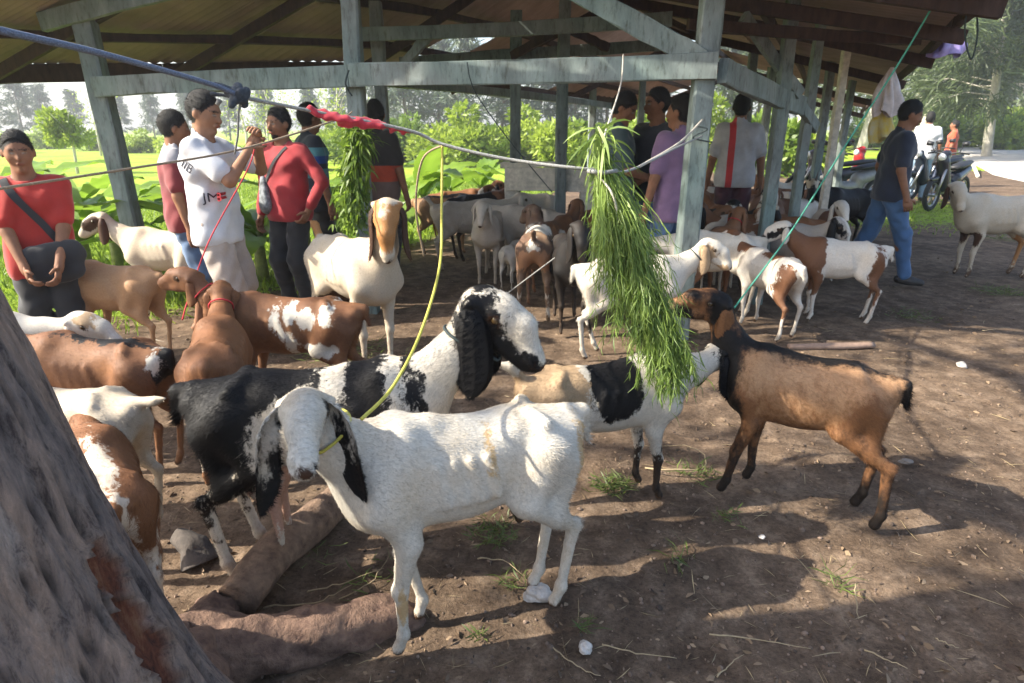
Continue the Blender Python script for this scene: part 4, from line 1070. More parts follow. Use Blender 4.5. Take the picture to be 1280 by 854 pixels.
# banana plants
def banana_leaf_mesh(seed, L=1.5, Wd=0.42):
    rr = np.random.default_rng(seed); nu, V, T = 14, [], []
    for i in range(nu + 1):
        t = i / nu; w = Wd * 0.5 * (math.sin(math.pi * min(1, t * 1.02 + 0.0)) ** 0.55) * (1 if t > 0.12 else t / 0.12 * 0.9 + 0.03)
        x = L * t; z = L * (0.55 * t - 0.75 * t * t)
        for q in (-1, -0.5, 0, 0.5, 1):
            rip = 0.035 * math.sin(t * 38 + q * 5 + seed) * abs(q)
            V.append((x, q * w, z + abs(q) * w * 0.45 - 0.25 * w * q * q + rip)); T.append(0.75 if q == 0 else 0.25 + 0.35 * abs(q) + 0.12 * math.sin(t * 40 + q * 9))
    Fc = [(i * 5 + k, i * 5 + k + 1, i * 5 + k + 6, i * 5 + k + 5) for i in range(nu) for k in range(4)]
    me = mesh_np('leaf', V, Fc, True); set_tone(me, T); me.materials.append(M_BANANA); return me
BL = [banana_leaf_mesh(i, 1.3 + 0.2 * i) for i in range(3)]
mbs = MB(); mbs.tube([(0, 0, -0.05), (0.01, 0, 0.3), (0, 0, 0.62)], [0.085, 0.07, 0.05], 9); BST = mbs.mesh('stem', True); BST.materials.append(simple('banana_stem', (0.25, 0.28, 0.09), 0.6, 0.35, 14))
def banana(loc, sc, label, seed, n=7):
    rr = np.random.default_rng(seed); o = empty('banana_plant', loc, rr.uniform(0, 6)); o.scale = (sc,) * 3; tag(o, label, 'banana plant', 'banana plants beside the shed'); link('stem', BST, o)
    for i in range(n):
        l = link('leaf', BL[i % 3], o); l.location = (0, 0, 0.58 - 0.02 * i); l.rotation_euler = (rr.normal(0, 0.2), -rr.uniform(0.05, 0.75), i * 2.4 + rr.normal(0, 0.2)); q = rr.uniform(0.7, 1.05); l.scale = (q, q, q)
for i, (px, py, sc) in enumerate(((115, 352, 0.75), (75, 375, 0.7), (150, 340, 0.8), (105, 318, 0.9), (30, 340, 0.9), (262, 352, 0.7), (330, 350, 0.8), (290, 330, 0.8), (425, 318, 0.85), (530, 290, 0.9), (385, 330, 0.8), (562, 270, 0.8), (505, 305, 0.75), (600, 262, 0.8))):
    q = gp(px, py); banana((q[0], q[1], -0.02), sc, ('banana plant with broad leaves near the person in red T-shirt' if i in (0, 1, 4) else 'banana plant beside the leaning post' if i in (2, 3) else 'banana plant behind the person in beige shorts' if i in (5, 6, 7) else 'banana plant behind the tall cream goat' if i in (8, 10, 12) else 'banana plant out in the grass behind the pale goats'), i)
# grass of the field edge and the strip by the road
def blades(n, xy, hgt, wid, seed):
    rr = np.random.default_rng(seed); C = np.concatenate([xy, np.full((n, 1), -0.02)], 1); d = unit(np.concatenate([rr.normal(0, 0.45, (n, 2)), np.ones((n, 1))], 1))
    return leaf_quads(C, d, hgt * rr.uniform(0.5, 1.3, n), wid * rr.uniform(0.6, 1.3, n), rr.uniform(0, 1, n), rr, 0.5)
rr = np.random.default_rng(5)
X = rr.uniform(-8, 3, 60000); Y = 3 + 15 * rr.uniform(0, 1, 60000) ** 1.4; z = grass_zone(X, Y); keep = z > 0.25 + rr.uniform(-0.5, 0.5, 60000)
xy = np.stack([X, Y], 1)[keep]; V, Fq, t = blades(len(xy), xy, 0.16, 0.016, 2); me = mesh_np('grass', V, Fq, True); set_tone(me, t)
g_ = link('grass', me, None, M_GRASS); tag(g_, 'bright green grass along the sunny edge of the field', 'grass', kind='stuff')
X = rr.uniform(4.5, 16, 26000); Y = rr.uniform(8, 24, 26000); z = grass_zone(X, Y); xr = np.interp(Y, RC[:, 1], RC[:, 0]); keep = (z > 0.2 + rr.uniform(-0.6, 0.4, 26000)) & ((X < xr - 3.0) | (X > xr + 3))
xy = np.stack([X, Y], 1)[keep]; V, Fq, t = blades(len(xy), xy, 0.07, 0.014, 3); me = mesh_np('grass', V, Fq, True); set_tone(me, t)
g_ = link('grass', me, None, M_GRASS); tag(g_, 'short green grass on the verge of the pale road', 'grass', kind='stuff')

# ------------------------------------------------------------------ big tree at the left, its roots and crown
bark, nt, b = newmat('grey_violet_bark')
n1 = noise(nt, 3.2, 6, 0.7, vec=(1, 1, 0.28), dist=0.6); n2 = noise(nt, 38, 9, 0.8, vec=(1, 1, 0.22), dist=0.4); n3 = noise(nt, 130, 5, 0.75, vec=(1, 1, 0.5))
c1 = ramp(nt, n1.outputs['Fac'], [(0.30, (0.13, 0.105, 0.10)), (0.44, (0.28, 0.225, 0.20)), (0.54, (0.42, 0.30, 0.23)), (0.68, (0.48, 0.43, 0.40))])
c2 = ramp(nt, n2.outputs['Fac'], [(0.38, (0.30, 0.28, 0.30)), (0.48, (0.85, 0.85, 0.85)), (0.58, (1.15, 1.12, 1.1)), (0.68, (1.55, 1.46, 1.4))])
col = mixc(nt, 1.0, c1.outputs[0], c2.outputs[0], 'MULTIPLY')
sa = nt.nodes.new('ShaderNodeAttribute'); sa.attribute_name = 'scar'
sr = ramp(nt, n2.outputs['Fac'], [(0.36, (0.055, 0.018, 0.012)), (0.5, (0.22, 0.065, 0.030)), (0.66, (0.36, 0.17, 0.085))])
ca_ = nt.nodes.new('ShaderNodeAttribute'); ca_.attribute_name = 'crack'
col = mixc(nt, ca_.outputs['Fac'], col, (0.045, 0.032, 0.028))
col = mixc(nt, sa.outputs['Fac'], col, sr.outputs[0])
nt.links.new(col, b.inputs['Base Color']); b.inputs['Roughness'].default_value = 0.95
hm = nt.nodes.new('ShaderNodeMath'); hm.operation = 'ADD'; nt.links.new(n2.outputs['Fac'], hm.inputs[0]); nt.links.new(n3.outputs['Fac'], hm.inputs[1]); bump(nt, b, hm.outputs[0], 1.0, 0.02)
tree = empty('shade_tree', (-0.99, 1.0, 0)); tag(tree, 'big leaning tree with grey rough bark and a red scar, beside the goats', 'tree')
def trunk_axis(z): return np.array([-0.005 - 0.17 * z - 0.05 * z * z * 0.15, 0.0 - 0.02 * z, z])
na = 220; zs = np.concatenate([np.linspace(-0.1, 1.7, 260), np.linspace(1.75, 3.6, 30)]); V = []; SCR = []
for z in zs:
    for k in range(na):
        a = 2 * math.pi * k / na
        rad = 0.315 + 0.14 * math.exp(-max(z, 0) / 0.22) + 0.03 * math.exp(-z / 0.9) - 0.012 * max(0, z - 1)
        rad *= 1 + 0.05 * math.sin(a * 3 + 1 + z) + 0.14 * math.exp(-max(z, 0) / 0.25) * math.sin(a * 5 + 0.6)
        ca, sn = math.cos(a), math.sin(a)
        # scar on the side that faces the goats
        sa_ = (a - R(3) + math.pi) % (2 * math.pi) - math.pi; cz = 0.52; v = 1 - math.sqrt((sa_ * 0.33 / (0.026 + 0.009 * math.sin(z * 30) + 0.007 * math.sin(z * 71))) ** 2 + ((z - cz) / 0.20) ** 2)
        v += 0.35 * float(vnoise(np.array([a * 16.0]), np.array([z * 26.0]), 77)[0] - 0.5); sc_ = max(0, min(1, v * 9)); rim = max(0, 1 - abs(v) * 5)
        SCR.append(sc_); rad += -0.018 * sc_ + 0.014 * rim * (1 - sc_)
        V.append((ca, sn, z, rad))
V = np.array(V); axs = np.array([trunk_axis(z) for z in V[:, 2]])
fx = np.cos(np.arctan2(V[:, 1], V[:, 0])) * 2.2; fy = np.sin(np.arctan2(V[:, 1], V[:, 0])) * 2.2
crk = np.abs(fbm(fx * 5.5 + 2 + 0.8 * fbm(fx * 3, V[:, 2] * 6 + fy * 3, 3, 51), V[:, 2] * 1.5 + fy * 5.5, 3, 41)); rel = -0.016 * np.exp(-(crk / 0.035) ** 2) + 0.05 * fbm(fx * 2 + 7, V[:, 2] * 1.6 + fy * 2, 4, 31) + 0.022 * fbm(fx * 9 + 3, V[:, 2] * 5 + fy * 9, 3, 33)
rad = V[:, 3] + rel
Pt = axs + np.stack([V[:, 0] * rad, V[:, 1] * rad, np.zeros(len(V))], 1)
idx = np.arange(len(zs) * na).reshape(len(zs), na)
Fq = np.stack([idx[:-1].ravel(), np.roll(idx, -1, 1)[:-1].ravel(), np.roll(idx, -1, 1)[1:].ravel(), idx[1:].ravel()], 1)
me = mesh_np('trunk', Pt, Fq, True); a_ = me.attributes.new('scar', 'FLOAT', 'POINT'); a_.data.foreach_set('value', np.array(SCR, np.float32))
a_ = me.attributes.new('crack', 'FLOAT', 'POINT'); a_.data.foreach_set('value', (0.8 * np.exp(-(crk / 0.022) ** 2)).astype(np.float32))
link('trunk', me, tree, bark)
def root_mesh(pts, rads, seed, nseg=60, na=28, lump=0.42):
    pts = np.array(pts, float); t = np.linspace(0, len(pts) - 1, nseg); Pp = np.stack([np.interp(t, range(len(pts)), pts[:, q]) for q in range(3)], 1)
    for _ in range(3): Pp[1:-1] = (Pp[:-2] + Pp[1:-1] * 2 + Pp[2:]) / 4
    rd_ = np.interp(t, range(len(rads)), rads); V = []
    for i in range(nseg):
        d = Pp[min(i + 1, nseg - 1)] - Pp[max(i - 1, 0)]; d /= np.linalg.norm(d); u = np.cross(d, (0, 0, 1.0)); u /= np.linalg.norm(u); w = np.cross(u, d)
        for k in range(na):
            a = 2 * math.pi * k / na; r_ = rd_[i] * (1 + lump * float(fbm(np.array([math.cos(a) * 1.5 + seed]), np.array([i * 0.16 + math.sin(a) * 1.5]), 4, seed)[0]) * 2 + 0.06 * math.sin(3 * a + i * 0.1))
            V.append(Pp[i] + r_ * (math.cos(a) * u + math.sin(a) * w))
    idx = np.arange(nseg * na).reshape(nseg, na); Fq = np.stack([idx[:-1].ravel(), idx[1:].ravel(), np.roll(idx, -1, 1)[1:].ravel(), np.roll(idx, -1, 1)[:-1].ravel()], 1).tolist()
    Fq.append(list(range(na))); Fq.append(list(range(nseg * na - na, nseg * na))[::-1])
    return np.array(V), Fq
root_mat = simple('reddish_root_bark', (0.235, 0.145, 0.10), 0.92, 0.45, 26, 1.0, 0.02, col2=(0.085, 0.047, 0.036), detail=8)
log_mat = simple('brown_log_bark', (0.29, 0.19, 0.125), 0.92, 0.4, 24, 1.0, 0.02, col2=(0.09, 0.054, 0.037), detail=8)
tl = np.array([-0.99, 1.0, 0])
V, Fq = root_mesh([tl + (0.12, 0.05, 0.16), gp(235, 850) + (0, 0, 0.05), gp(330, 820) + (0, 0, 0.045), gp(420, 800) + (0, 0, 0.035), gp(500, 775) + (0, 0, 0.0), gp(525, 765) + (0, 0, -0.05)], [0.17, 0.115, 0.09, 0.08, 0.062, 0.03], 3, 80)
link('root', mesh_np('root', V - tl, Fq, True), tree, root_mat)
V, Fq = root_mesh([tl + (0.1, 0.15, 0.12), gp(255, 800) + (0, 0.05, 0.03), gp(275, 775) + (0, 0.05, 0.0), gp(290, 760) + (0, 0.1, -0.04)], [0.14, 0.07, 0.05, 0.03], 5, 40)
link('root', mesh_np('root', V - tl, Fq, True), tree, root_mat)
# limbs and a loose crown that throws the dappled shade
mb = MB(); tops = []
rr = np.random.default_rng(44)
top = trunk_axis(3.55)
for (ex, ey, ez) in ((-5.2, -1.2, 6.2), (-3.2, 1.6, 6.6), (-6.2, 0.8, 5.4), (-2.6, -2.2, 7.0), (-4.4, 3.0, 6.2), (-1.8, 0.4, 7.4)):
    e = np.array([ex, ey, ez]); mid = (top + e) / 2 + (0, 0, 0.4); mb.tube([top - (0, 0, 0.3), mid, e], [0.14, 0.08, 0.02], 8); tops += [e, (mid + e) / 2, e * 0.8 + mid * 0.2 + rr.normal(0, 0.4, 3)]
mb.build('limb', bark, tree, True)
n = 2000; k = rr.integers(0, len(tops), n); d = unit(rr.normal(0, 1, (n, 3))); C = np.array(tops)[k] + d * (rr.uniform(0.1, 1.0, n) ** 0.5 * 0.85)[:, None] * np.array([1, 1, 0.6])
V, Fq, t = leaf_quads(C, unit(d + rr.normal(0, 0.6, (n, 3)) + (0, 0, -0.3)), rr.uniform(0.10, 0.2, n), rr.uniform(0.05, 0.1, n), rr.uniform(0, 1, n), rr)
me = mesh_np('crown', V, Fq, True); set_tone(me, t); link('crown', me, tree, M_LEAF)

# ------------------------------------------------------------------ logs, stones, litter on the ground
def log(name, label, pts, rads, seed, mat, nseg=40, cat='log'):
    V, Fq = root_mesh(pts, rads, seed, nseg, 20, 0.18); c = np.array(pts).mean(0); c[2] = 0
    o = link(name, mesh_np(name, V - c, Fq, True), None, mat); o.location = c; tag(o, label, cat); return o
log('log', 'thick brown rough log lying under the black and white goat', [gp(300, 772) + (0, 0, 0.06), gp(345, 712) + (0, 0, 0.065), gp(395, 668) + (0, 0, 0.06), gp(440, 622) + (0, 0, 0.05)], [0.062, 0.068, 0.07, 0.055], 12, log_mat)
log('log', 'short split piece of wood poking up by the tree root', [gp(258, 792) + (0, 0, 0.03), gp(285, 760) + (0, 0, 0.05), gp(305, 738) + (0, 0, 0.03)], [0.028, 0.03, 0.02], 15, log_mat, 16)
log('stump', 'grey wooden stump sticking up behind the black hind leg', [gp(248, 700) + (0, 0, -0.02), gp(244, 694) + (0, 0, 0.035), gp(232, 690) + (-0.03, 0.02, 0.055)], [0.065, 0.05, 0.03], 18, simple('grey_stump', (0.085, 0.07, 0.06), 0.9, 0.5, 18, 0.8, 0.012), 24, 'stump')
log('pole', 'pale peeled pole lying on the dirt behind the tan goat', [gp(985, 436) + (0, 0, 0.012), gp(1040, 436) + (0, 0, 0.015), gp(1092, 434) + (0, 0, 0.012)], [0.022, 0.027, 0.02], 19, simple('peeled_wood', (0.30, 0.20, 0.145), 0.8, 0.3, 20), 16, 'pole')
stone_mat = simple('white_stone', (0.62, 0.57, 0.52), 0.85, 0.4, 30, 0.8, 0.01, col2=(0.33, 0.29, 0.25))
def stone(label, p, r, seed, mat=stone_mat):
    bm = bmesh.new(); bmesh.ops.create_icosphere(bm, subdivisions=3, radius=1); rr = np.random.default_rng(seed); ph = rr.uniform(0, 6, 6)
    for v in bm.verts:
        q = 1 + 0.13 * math.sin(v.co.x * 3 + ph[0]) + 0.12 * math.sin(v.co.y * 4 + ph[1]) + 0.12 * math.sin(v.co.z * 5 + v.co.x * 3 + ph[2]) + 0.05 * math.sin(v.co.y * 11 + ph[3]) + rr.normal(0, 0.02)
        v.co = Vector((v.co.x * r[0] * q, v.co.y * r[1] * q, max(v.co.z, -0.5) * r[2] * q))
    me = bpy.data.meshes.new('stone'); bm.to_mesh(me); bm.free(); o = link('stone', me, None, mat); o.location = (p[0], p[1], r[2] * 0.35); tag(o, label, 'stone'); return o
stone('knobbly white stone under the hind hoof of the white goat', gp(672, 745), (0.042, 0.035, 0.032), 4)
stone('pale oblong stone lying on the shaded dirt', gp(732, 812), (0.018, 0.026, 0.020), 6)
stone('small pale stone on the open dirt beyond the hooves', gp(1202, 458), (0.03, 0.03, 0.02), 8)
stone('white scrap of stone near the tan goat on the dirt', gp(952, 672), (0.010, 0.012, 0.008), 9)
stone('flat grey stone beside the tan goat hind hooves', gp(1132, 578), (0.028, 0.022, 0.012), 10, simple('grey_stone', (0.16, 0.135, 0.115), 0.9, 0.3, 30, 0.6, 0.01))
rr = np.random.default_rng(9)
# clods and pebbles
bm = bmesh.new(); bmesh.ops.create_icosphere(bm, subdivisions=1, radius=1); ico = np.array([v.co[:] for v in bm.verts]); icf = np.array([[v.index for v in f.verts] for f in bm.faces]); bm.free()
n = 5200; Y = 1.05 + 5.0 * rr.uniform(0, 1, n) ** 1.6; X = rr.uniform(-0.9, 0.95, n) * Y * 0.95 + 0.1; sz = np.clip(rr.lognormal(-5.7, 0.5, n), 0.0015, 0.013)
Zg = ground_h(X, Y); Vp = ico[None] * (sz[:, None, None] * rr.uniform(0.6, 1.2, (n, 1, 3))) * (1 + rr.normal(0, 0.12, (n, len(ico), 1))) + np.stack([X, Y, Zg + sz * 0.25], 1)[:, None]
Fp = icf[None] + (np.arange(n) * len(ico))[:, None, None]; me = mesh_np('gravel', Vp.reshape(-1, 3), Fp.reshape(-1, 3), False); set_tone(me, np.repeat(rr.uniform(0, 1, n), len(ico)))
pm = leafmat('clod', (0.035, 0.024, 0.017), (0.23, 0.16, 0.115), 0.0, 0.95); g_ = link('gravel', me, None, pm); tag(g_, 'small clods, pebbles and droppings on the trampled dirt', 'gravel', kind='stuff')
# straw and dead twigs
n = 1300; Y = 1.05 + 4.5 * rr.uniform(0, 1, n) ** 1.4; X = rr.uniform(-0.9, 0.95, n) * Y + 0.1; a = rr.uniform(0, 6.28, n); L = np.clip(rr.lognormal(-3.0, 0.55, n), 0.015, 0.16)
C = np.stack([X, Y, ground_h(X, Y) + 0.006], 1); d = unit(np.stack([np.cos(a), np.sin(a), rr.normal(0.03, 0.08, n)], 1)); V, Fq, t = leaf_quads(C, d, L, np.full(n, 0.0024) * rr.uniform(0.6, 1.6, n), rr.uniform(0, 1, n), rr, 0.12)
me = mesh_np('straw_litter', V, Fq, True); set_tone(me, t); g_ = link('straw_litter', me, None, M_STRAW); tag(g_, 'scattered bits of dry straw and twigs on the dirt', 'straw', kind='stuff')
# fallen brown leaves and trampled scraps
n = 3600; Y = 1.05 + 6.5 * rr.uniform(0, 1, n) ** 1.5; X = rr.uniform(-0.9, 0.98, n) * Y + 0.15; a = rr.uniform(0, 6.28, n)
C = np.stack([X, Y, ground_h(X, Y) + 0.004], 1); d = unit(np.stack([np.cos(a), np.sin(a), rr.normal(0.05, 0.15, n)], 1)); L = rr.uniform(0.008, 0.035, n)
V, Fq, t = leaf_quads(C, d, L, L * rr.uniform(0.25, 0.7, n), rr.uniform(0, 1, n), rr, 0.3)
me = mesh_np('leaf_litter', V, Fq, True); set_tone(me, t); g_ = link('leaf_litter', me, None, leafmat('dead_leaf', (0.05, 0.03, 0.02), (0.26, 0.18, 0.11), 0.0, 0.9)); tag(g_, 'trampled brown leaf scraps on the dirt', 'leaf litter', kind='stuff')
# little heaps of fresh grass and tufts
def tuft(label, p, n, rad, L, mat, seed, flat=0.35):
    rr = np.random.default_rng(seed); r_ = rad * rr.uniform(0, 1, n) ** 0.6; a = rr.uniform(0, 6.28, n); X = r_ * np.cos(a); Y = r_ * np.sin(a)
    C = np.stack([X, Y, 0.006 + 0.02 * rr.uniform(0, 1, n)], 1); d = unit(np.stack([rr.normal(0, 1, n), rr.normal(0, 1, n), rr.uniform(0, 1, n) * flat * 2], 1))
    V, Fq, t = leaf_quads(C, d, L * rr.uniform(0.5, 1.3, n), 0.0048 * rr.uniform(0.6, 1.3, n), rr.uniform(0, 0.8, n), rr, 0.4); me = mesh_np('grass_tuft', V, Fq, True); set_tone(me, t)
    o = link('grass_tuft', me, None, mat); o.location = (p[0], p[1], gz(p[0], p[1])); tag(o, label, 'grass', 'grass tufts on the dirt'); o['kind'] = 'stuff'
TF = [(615, 665, 150, 0.09, 0.06), (765, 608, 170, 0.08, 0.065), (850, 700, 26, 0.05, 0.08), (1045, 725, 24, 0.04, 0.08), (600, 795, 22, 0.02, 0.04), (640, 725, 40, 0.05, 0.06), (870, 590, 60, 0.09, 0.08), (910, 645, 40, 0.05, 0.05), (1250, 365, 160, 0.22, 0.10), (430, 440, 260, 0.30, 0.09), (345, 425, 160, 0.25, 0.09), (535, 455, 120, 0.2, 0.08), (1255, 300, 120, 0.25, 0.1), (470, 720, 24, 0.10, 0.08), (390, 690, 20, 0.08, 0.07), (1140, 395, 80, 0.2, 0.08), (730, 780, 25, 0.03, 0.06)]
for i, (px, py, n, rad, L) in enumerate(TF): tuft('trodden tuft of fresh green grass on the dirt', gp(px, py), n, rad, L, M_TUFT, i)
# coil of dry stalk and longer sticks
stick_mat = simple('dry_stick', (0.34, 0.26, 0.15), 0.8, 0.3, 40)
def stick(label, pts, r_, mat=stick_mat, name='stick', cat='stick', n=6):
    pts = np.array(pts, float); c = pts.mean(0).copy(); c[2] = 0; mb = MB(); rs = np.random.default_rng(int(abs(c[0] * 1000 + c[1] * 777))); tt = np.linspace(0, len(pts) - 1, 12); q_ = np.stack([np.interp(tt, range(len(pts)), pts[:, k]) for k in range(3)], 1); q_[:, :2] += np.cumsum(rs.normal(0, 0.0022, (12, 2)), 0); q_[:, 2] += np.abs(rs.normal(0, 0.003, 12)); pts = q_
    mb.tube(pts - c, np.linspace(r_, r_ * 0.35, len(pts)) * rs.uniform(0.8, 1.15, len(pts)), n); o = mb.build(name, mat, None, True); o.location = c; tag(o, label, cat); return o
cg = gp(840, 575); stick('curved dry stalk looped on the dirt by the black goat leg', [cg + (0.17 * math.cos(a) - 0.02, 0.13 * math.sin(a), 0.012 + 0.01 * math.sin(3 * a)) for a in np.linspace(-2.4, 2.2, 22)], 0.004)
for lab, pp in (('pale straight stick lying at the bottom of the dirt', [(895, 853), (927, 826)]), ('thin bent straw stalk beside the white goat hind hoof', [(597, 703), (632, 706), (655, 726)]), ('dry stalk lying across the log', [(330, 764), (400, 758), (440, 735)]),
                ('yellow dry stalk lying in the shade', [(690, 815), (720, 835), (752, 850)]), ('dry stick by the pale stone', [(752, 812), (800, 826), (850, 832)]), ('long thin straw on the open dirt', [(1080, 818), (1108, 830), (1135, 842)]), ('short pale twig on open dirt', [(1168, 802), (1198, 814)]),
                ('forked dead twig among the grass', [(425, 755), (470, 730), (490, 700)]), ('thin yellow straw lying across the shaded dirt', [(885, 798), (950, 806), (1008, 820)]), ('thin twig standing near the grass tuft', [(1068, 735), (1071, 778)]), ('green and yellow stalks dropped beside the log', [(385, 745), (430, 738), (480, 722)]),
                ('white straw on the dirt near the road side', [(1228, 416), (1262, 412)])):
    stick(lab, [gp(x, y) + (0, 0, 0.014) for x, y in pp], 0.0026)
# ------------------------------------------------------------------ the herd
WHITE = (0.56, 0.515, 0.44); CREAM = (0.60, 0.50, 0.36); BLACK = (0.006, 0.0055, 0.006); BROWN = (0.150, 0.068, 0.034); TAN = (0.36, 0.21, 0.115); DKBR = (0.055, 0.026, 0.014); GREY = (0.33, 0.30, 0.27); PINK = (0.45, 0.28, 0.22)
rope_dark = simple('dark_cord', (0.03, 0.045, 0.045), 0.8, 0.3, 80); rope_red = simple('red_cord', (0.5, 0.03, 0.04), 0.8, 0.3, 80); rope_green = simple('green_cord', (0.05, 0.28, 0.20), 0.7, 0.3, 80); rope_yellow = simple('yellow_cord', (0.50, 0.45, 0.07), 0.7, 0.25, 90)
cWB = coat('coat_white', WHITE, BLACK, (0.50, 0.34, 0.17), DKBR, dirt=(0.44, 0.32, 0.18), dirt_amt=0.55)
cBW = coat('coat_pied', WHITE, BLACK, PINK, DKBR, edge=0.05, nscale=26)
cBW2 = coat('coat_pied_tan', WHITE, BLACK, (0.36, 0.25, 0.15), DKBR, edge=0.05)
cTAN = coat('coat_tan', (0.34, 0.19, 0.098), (0.012, 0.009, 0.008), (0.20, 0.092, 0.04), (0.010, 0.008, 0.007), dirt=(0.42, 0.26, 0.145), dirt_amt=0.8, edge=0.05, soft=0.022, mud=0.08)
cCRM = coat('coat_cream', (0.48, 0.41, 0.315), DKBR, (0.36, 0.17, 0.06), DKBR, dirt=(0.45, 0.33, 0.2))
cBRN = coat('coat_brown', BROWN, BLACK, WHITE, DKBR, dirt=(0.30, 0.14, 0.06), dirt_amt=0.7, edge=0.05)
cBRN2 = coat('coat_chestnut', (0.205, 0.092, 0.042), BLACK, (0.55, 0.47, 0.38), DKBR, dirt=(0.15, 0.065, 0.03), dirt_amt=0.6, edge=0.05)
cCAL = coat('coat_calico', (0.62, 0.57, 0.50), BROWN, BLACK, DKBR, edge=0.05)
cPAL = coat('coat_pale', (0.50, 0.43, 0.345), DKBR, WHITE, DKBR, dirt=(0.33, 0.26, 0.19), dirt_amt=0.6)
cBLK = coat('coat_black', (0.011, 0.0095, 0.009), (0.45, 0.38, 0.28), BROWN, DKBR, dirt=(0.03, 0.02, 0.014), dirt_amt=0.6)
H_ = 0.007
# 1 white goat in front, head turned
goat('goat', 'white goat with grey speckled hanging ears and a yellow neck rope', cWB, (-0.185, 1.615), R(-158), 1.0, neck=(60, 26), head=(-3, 56), h=H_, fur=110000, thin=1.0, fat=0.92, ear=(0.29, 0.072, 0.12, 0.0), flare=0.62, twist=86, ear_out=0.9,
     feet={'HL': (0.0, 0, 0), 'HR': (0.03, 0.055, 0), 'FR': (-0.07, 0.05, 0), 'FL': (0.02, 0.01, 0)}, collar=rope_yellow, neckL=0.275, headscale=0.93, tail='down', body_len=1.02,
     patches=[(2, 'body', (-0.10, None, 0.60), (0.014, 1, 0.045)), (2, 'body', (-0.385, None, 0.50), (0.03, 1, 0.13)), (2, 'body', (0.17, None, 0.17), (0.012, 1, 0.05)), (1, 'head', (0.03, 0.075, 0.03), (0.032, 0.04, 0.03)), (1, 'head', (0.215, 0, -0.045), (0.02, 0.03, 0.016))],
     ear_patch={1: [(1, lambda t: -0.005 + 0.030 * t)], -1: [(1, lambda t: -0.007 + 0.026 * t)]})
# 2 tall pied goat
goat('goat', 'tall pied goat with black rump, black face and very long black ear, raising its head', cBW, (-0.565, 1.90), R(6), 1.05, neck=(60, -4), head=(-34, -14), h=H_, fur=110000, furlen=0.021, body_len=1.10, neckL=0.37, headscale=1.06, roman=1.5, thin=0.4, udder=1.6, ear=(0.29, 0.125, 0.5, 0.05), flare=0.05,
     feet={'HR': (-0.01, 0, 0), 'HL': (0.05, 0, 0), 'FL': (0.03, 0, 0)}, collar=rope_dark, tail='down',
     patches=[(1, 'body', (-0.38, None, 0.52), (0.235, 1, 0.34)), (1, 'body', (-0.16, None, 0.68), (0.13, 1, 0.05)), (-1, 'body', (-0.13, None, 0.50), (0.11, 1, 0.12)), (-1, 'leg', 0.245, None), (1, 'body', (0.10, None, 0.60), (0.070, 1, 0.19)), (1, 'body', (0.245, None, 0.64), (0.03, 1, 0.05)), (1, 'body', (0.27, None, 0.57), (0.018, 1, 0.035)), (1, 'body', (0.22, None, 0.72), (0.018, 1, 0.045)),
              (1, 'head', (0.02, None, -0.02), (0.075, 1, 0.08)), (1, 'head', (0.10, None, -0.07), (0.10, 1, 0.055)), (1, 'head', (0.20, None, -0.06), (0.055, 1, 0.045)), (1, 'head', (-0.04, None, 0.06), (0.03, 1, 0.03)), (-1, 'head', (0.12, 0, 0.04), (0.12, 0.060, 0.045)), (2, 'body', (-0.20, 0, 0.27), (0.085, 0.085, 0.16))],
     ear_patch=[(1, 0.2)])
# 3 small pied goat behind the white one
goat('goat', 'small white goat with black saddle, tan rump and black shins', cBW2, (0.40, 2.29), R(16), 0.87, neck=(22, 6), head=(-12, 8), h=0.008, fur=70000, body_len=1.14, tail='up', feet={'FR': (0.03, 0, 0), 'HR': (-0.12, 0, 0), 'HL': (-0.06, 0, 0)},
     patches=[(1, 'body', (-0.04, None, 0.62), (0.12, 1, 0.16)), (2, 'body', (-0.32, None, 0.60), (0.16, 1, 0.16)), (1, 'leg', 0.24, None), (1, 'head', (0.0, None, 0.0), (0.06, 1, 0.05))], ear_patch=[(1, 0.1)])
# 4 tan goat with dark stripe
goat('goat', 'tan goat with black back stripe and dark legs reaching up to the hanging grass', cTAN, (1.10, 2.31), R(150), 0.90, neck=(70, 4), head=(8, 22), h=0.0075, fur=90000, body_len=0.95, neckL=0.33, thin=0.0, fat=1.12, legk=1.22, tail='down', headscale=0.95, ear=(0.17, 0.085, 0.5, -0.1), flare=0.1,
     feet={'HL': (-0.10, 0, 0), 'HR': (-0.02, 0, 0), 'FR': (0.0, 0, 0), 'FL': (0.08, 0.02, 0)},
     patches=[(3, 'body', (-0.06, 0, 0.70), (0.42, 0.06, 0.055)), (3, 'body', (-0.42, 0, 0.62), (0.05, 0.05, 0.12)), (3, 'body', (0.30, None, 0.60), (0.09, 1, 0.26)), (3, 'body', (0.32, None, 0.86), (0.07, 1, 0.12)), (3, 'body', (0.24, None, 0.40), (0.07, 1, 0.12)), (3, 'leg', 0.25, None), (2, 'leg', 0.50, None), (2, 'body', (-0.30, None, 0.45), (0.10, 1, 0.16)), (2, 'body', (0.30, None, 0.72), (0.11, 1, 0.10)), (2, 'body', (0.20, None, 0.40), (0.09, 1, 0.17)), (3, 'body', (0.20, 0, 0.72), (0.12, 0.07, 0.10)),
              (3, 'head', (0.12, None, 0.04), (0.12, 1, 0.022)), (3, 'head', (0.16, None, -0.06), (0.09, 1, 0.04)), (3, 'head', (0.02, None, 0.03), (0.08, 1, 0.045)), (2, 'head', (0.0, None, 0.0), (0.20, 1, 0.12))], ear_patch=[(2, 0.1)])
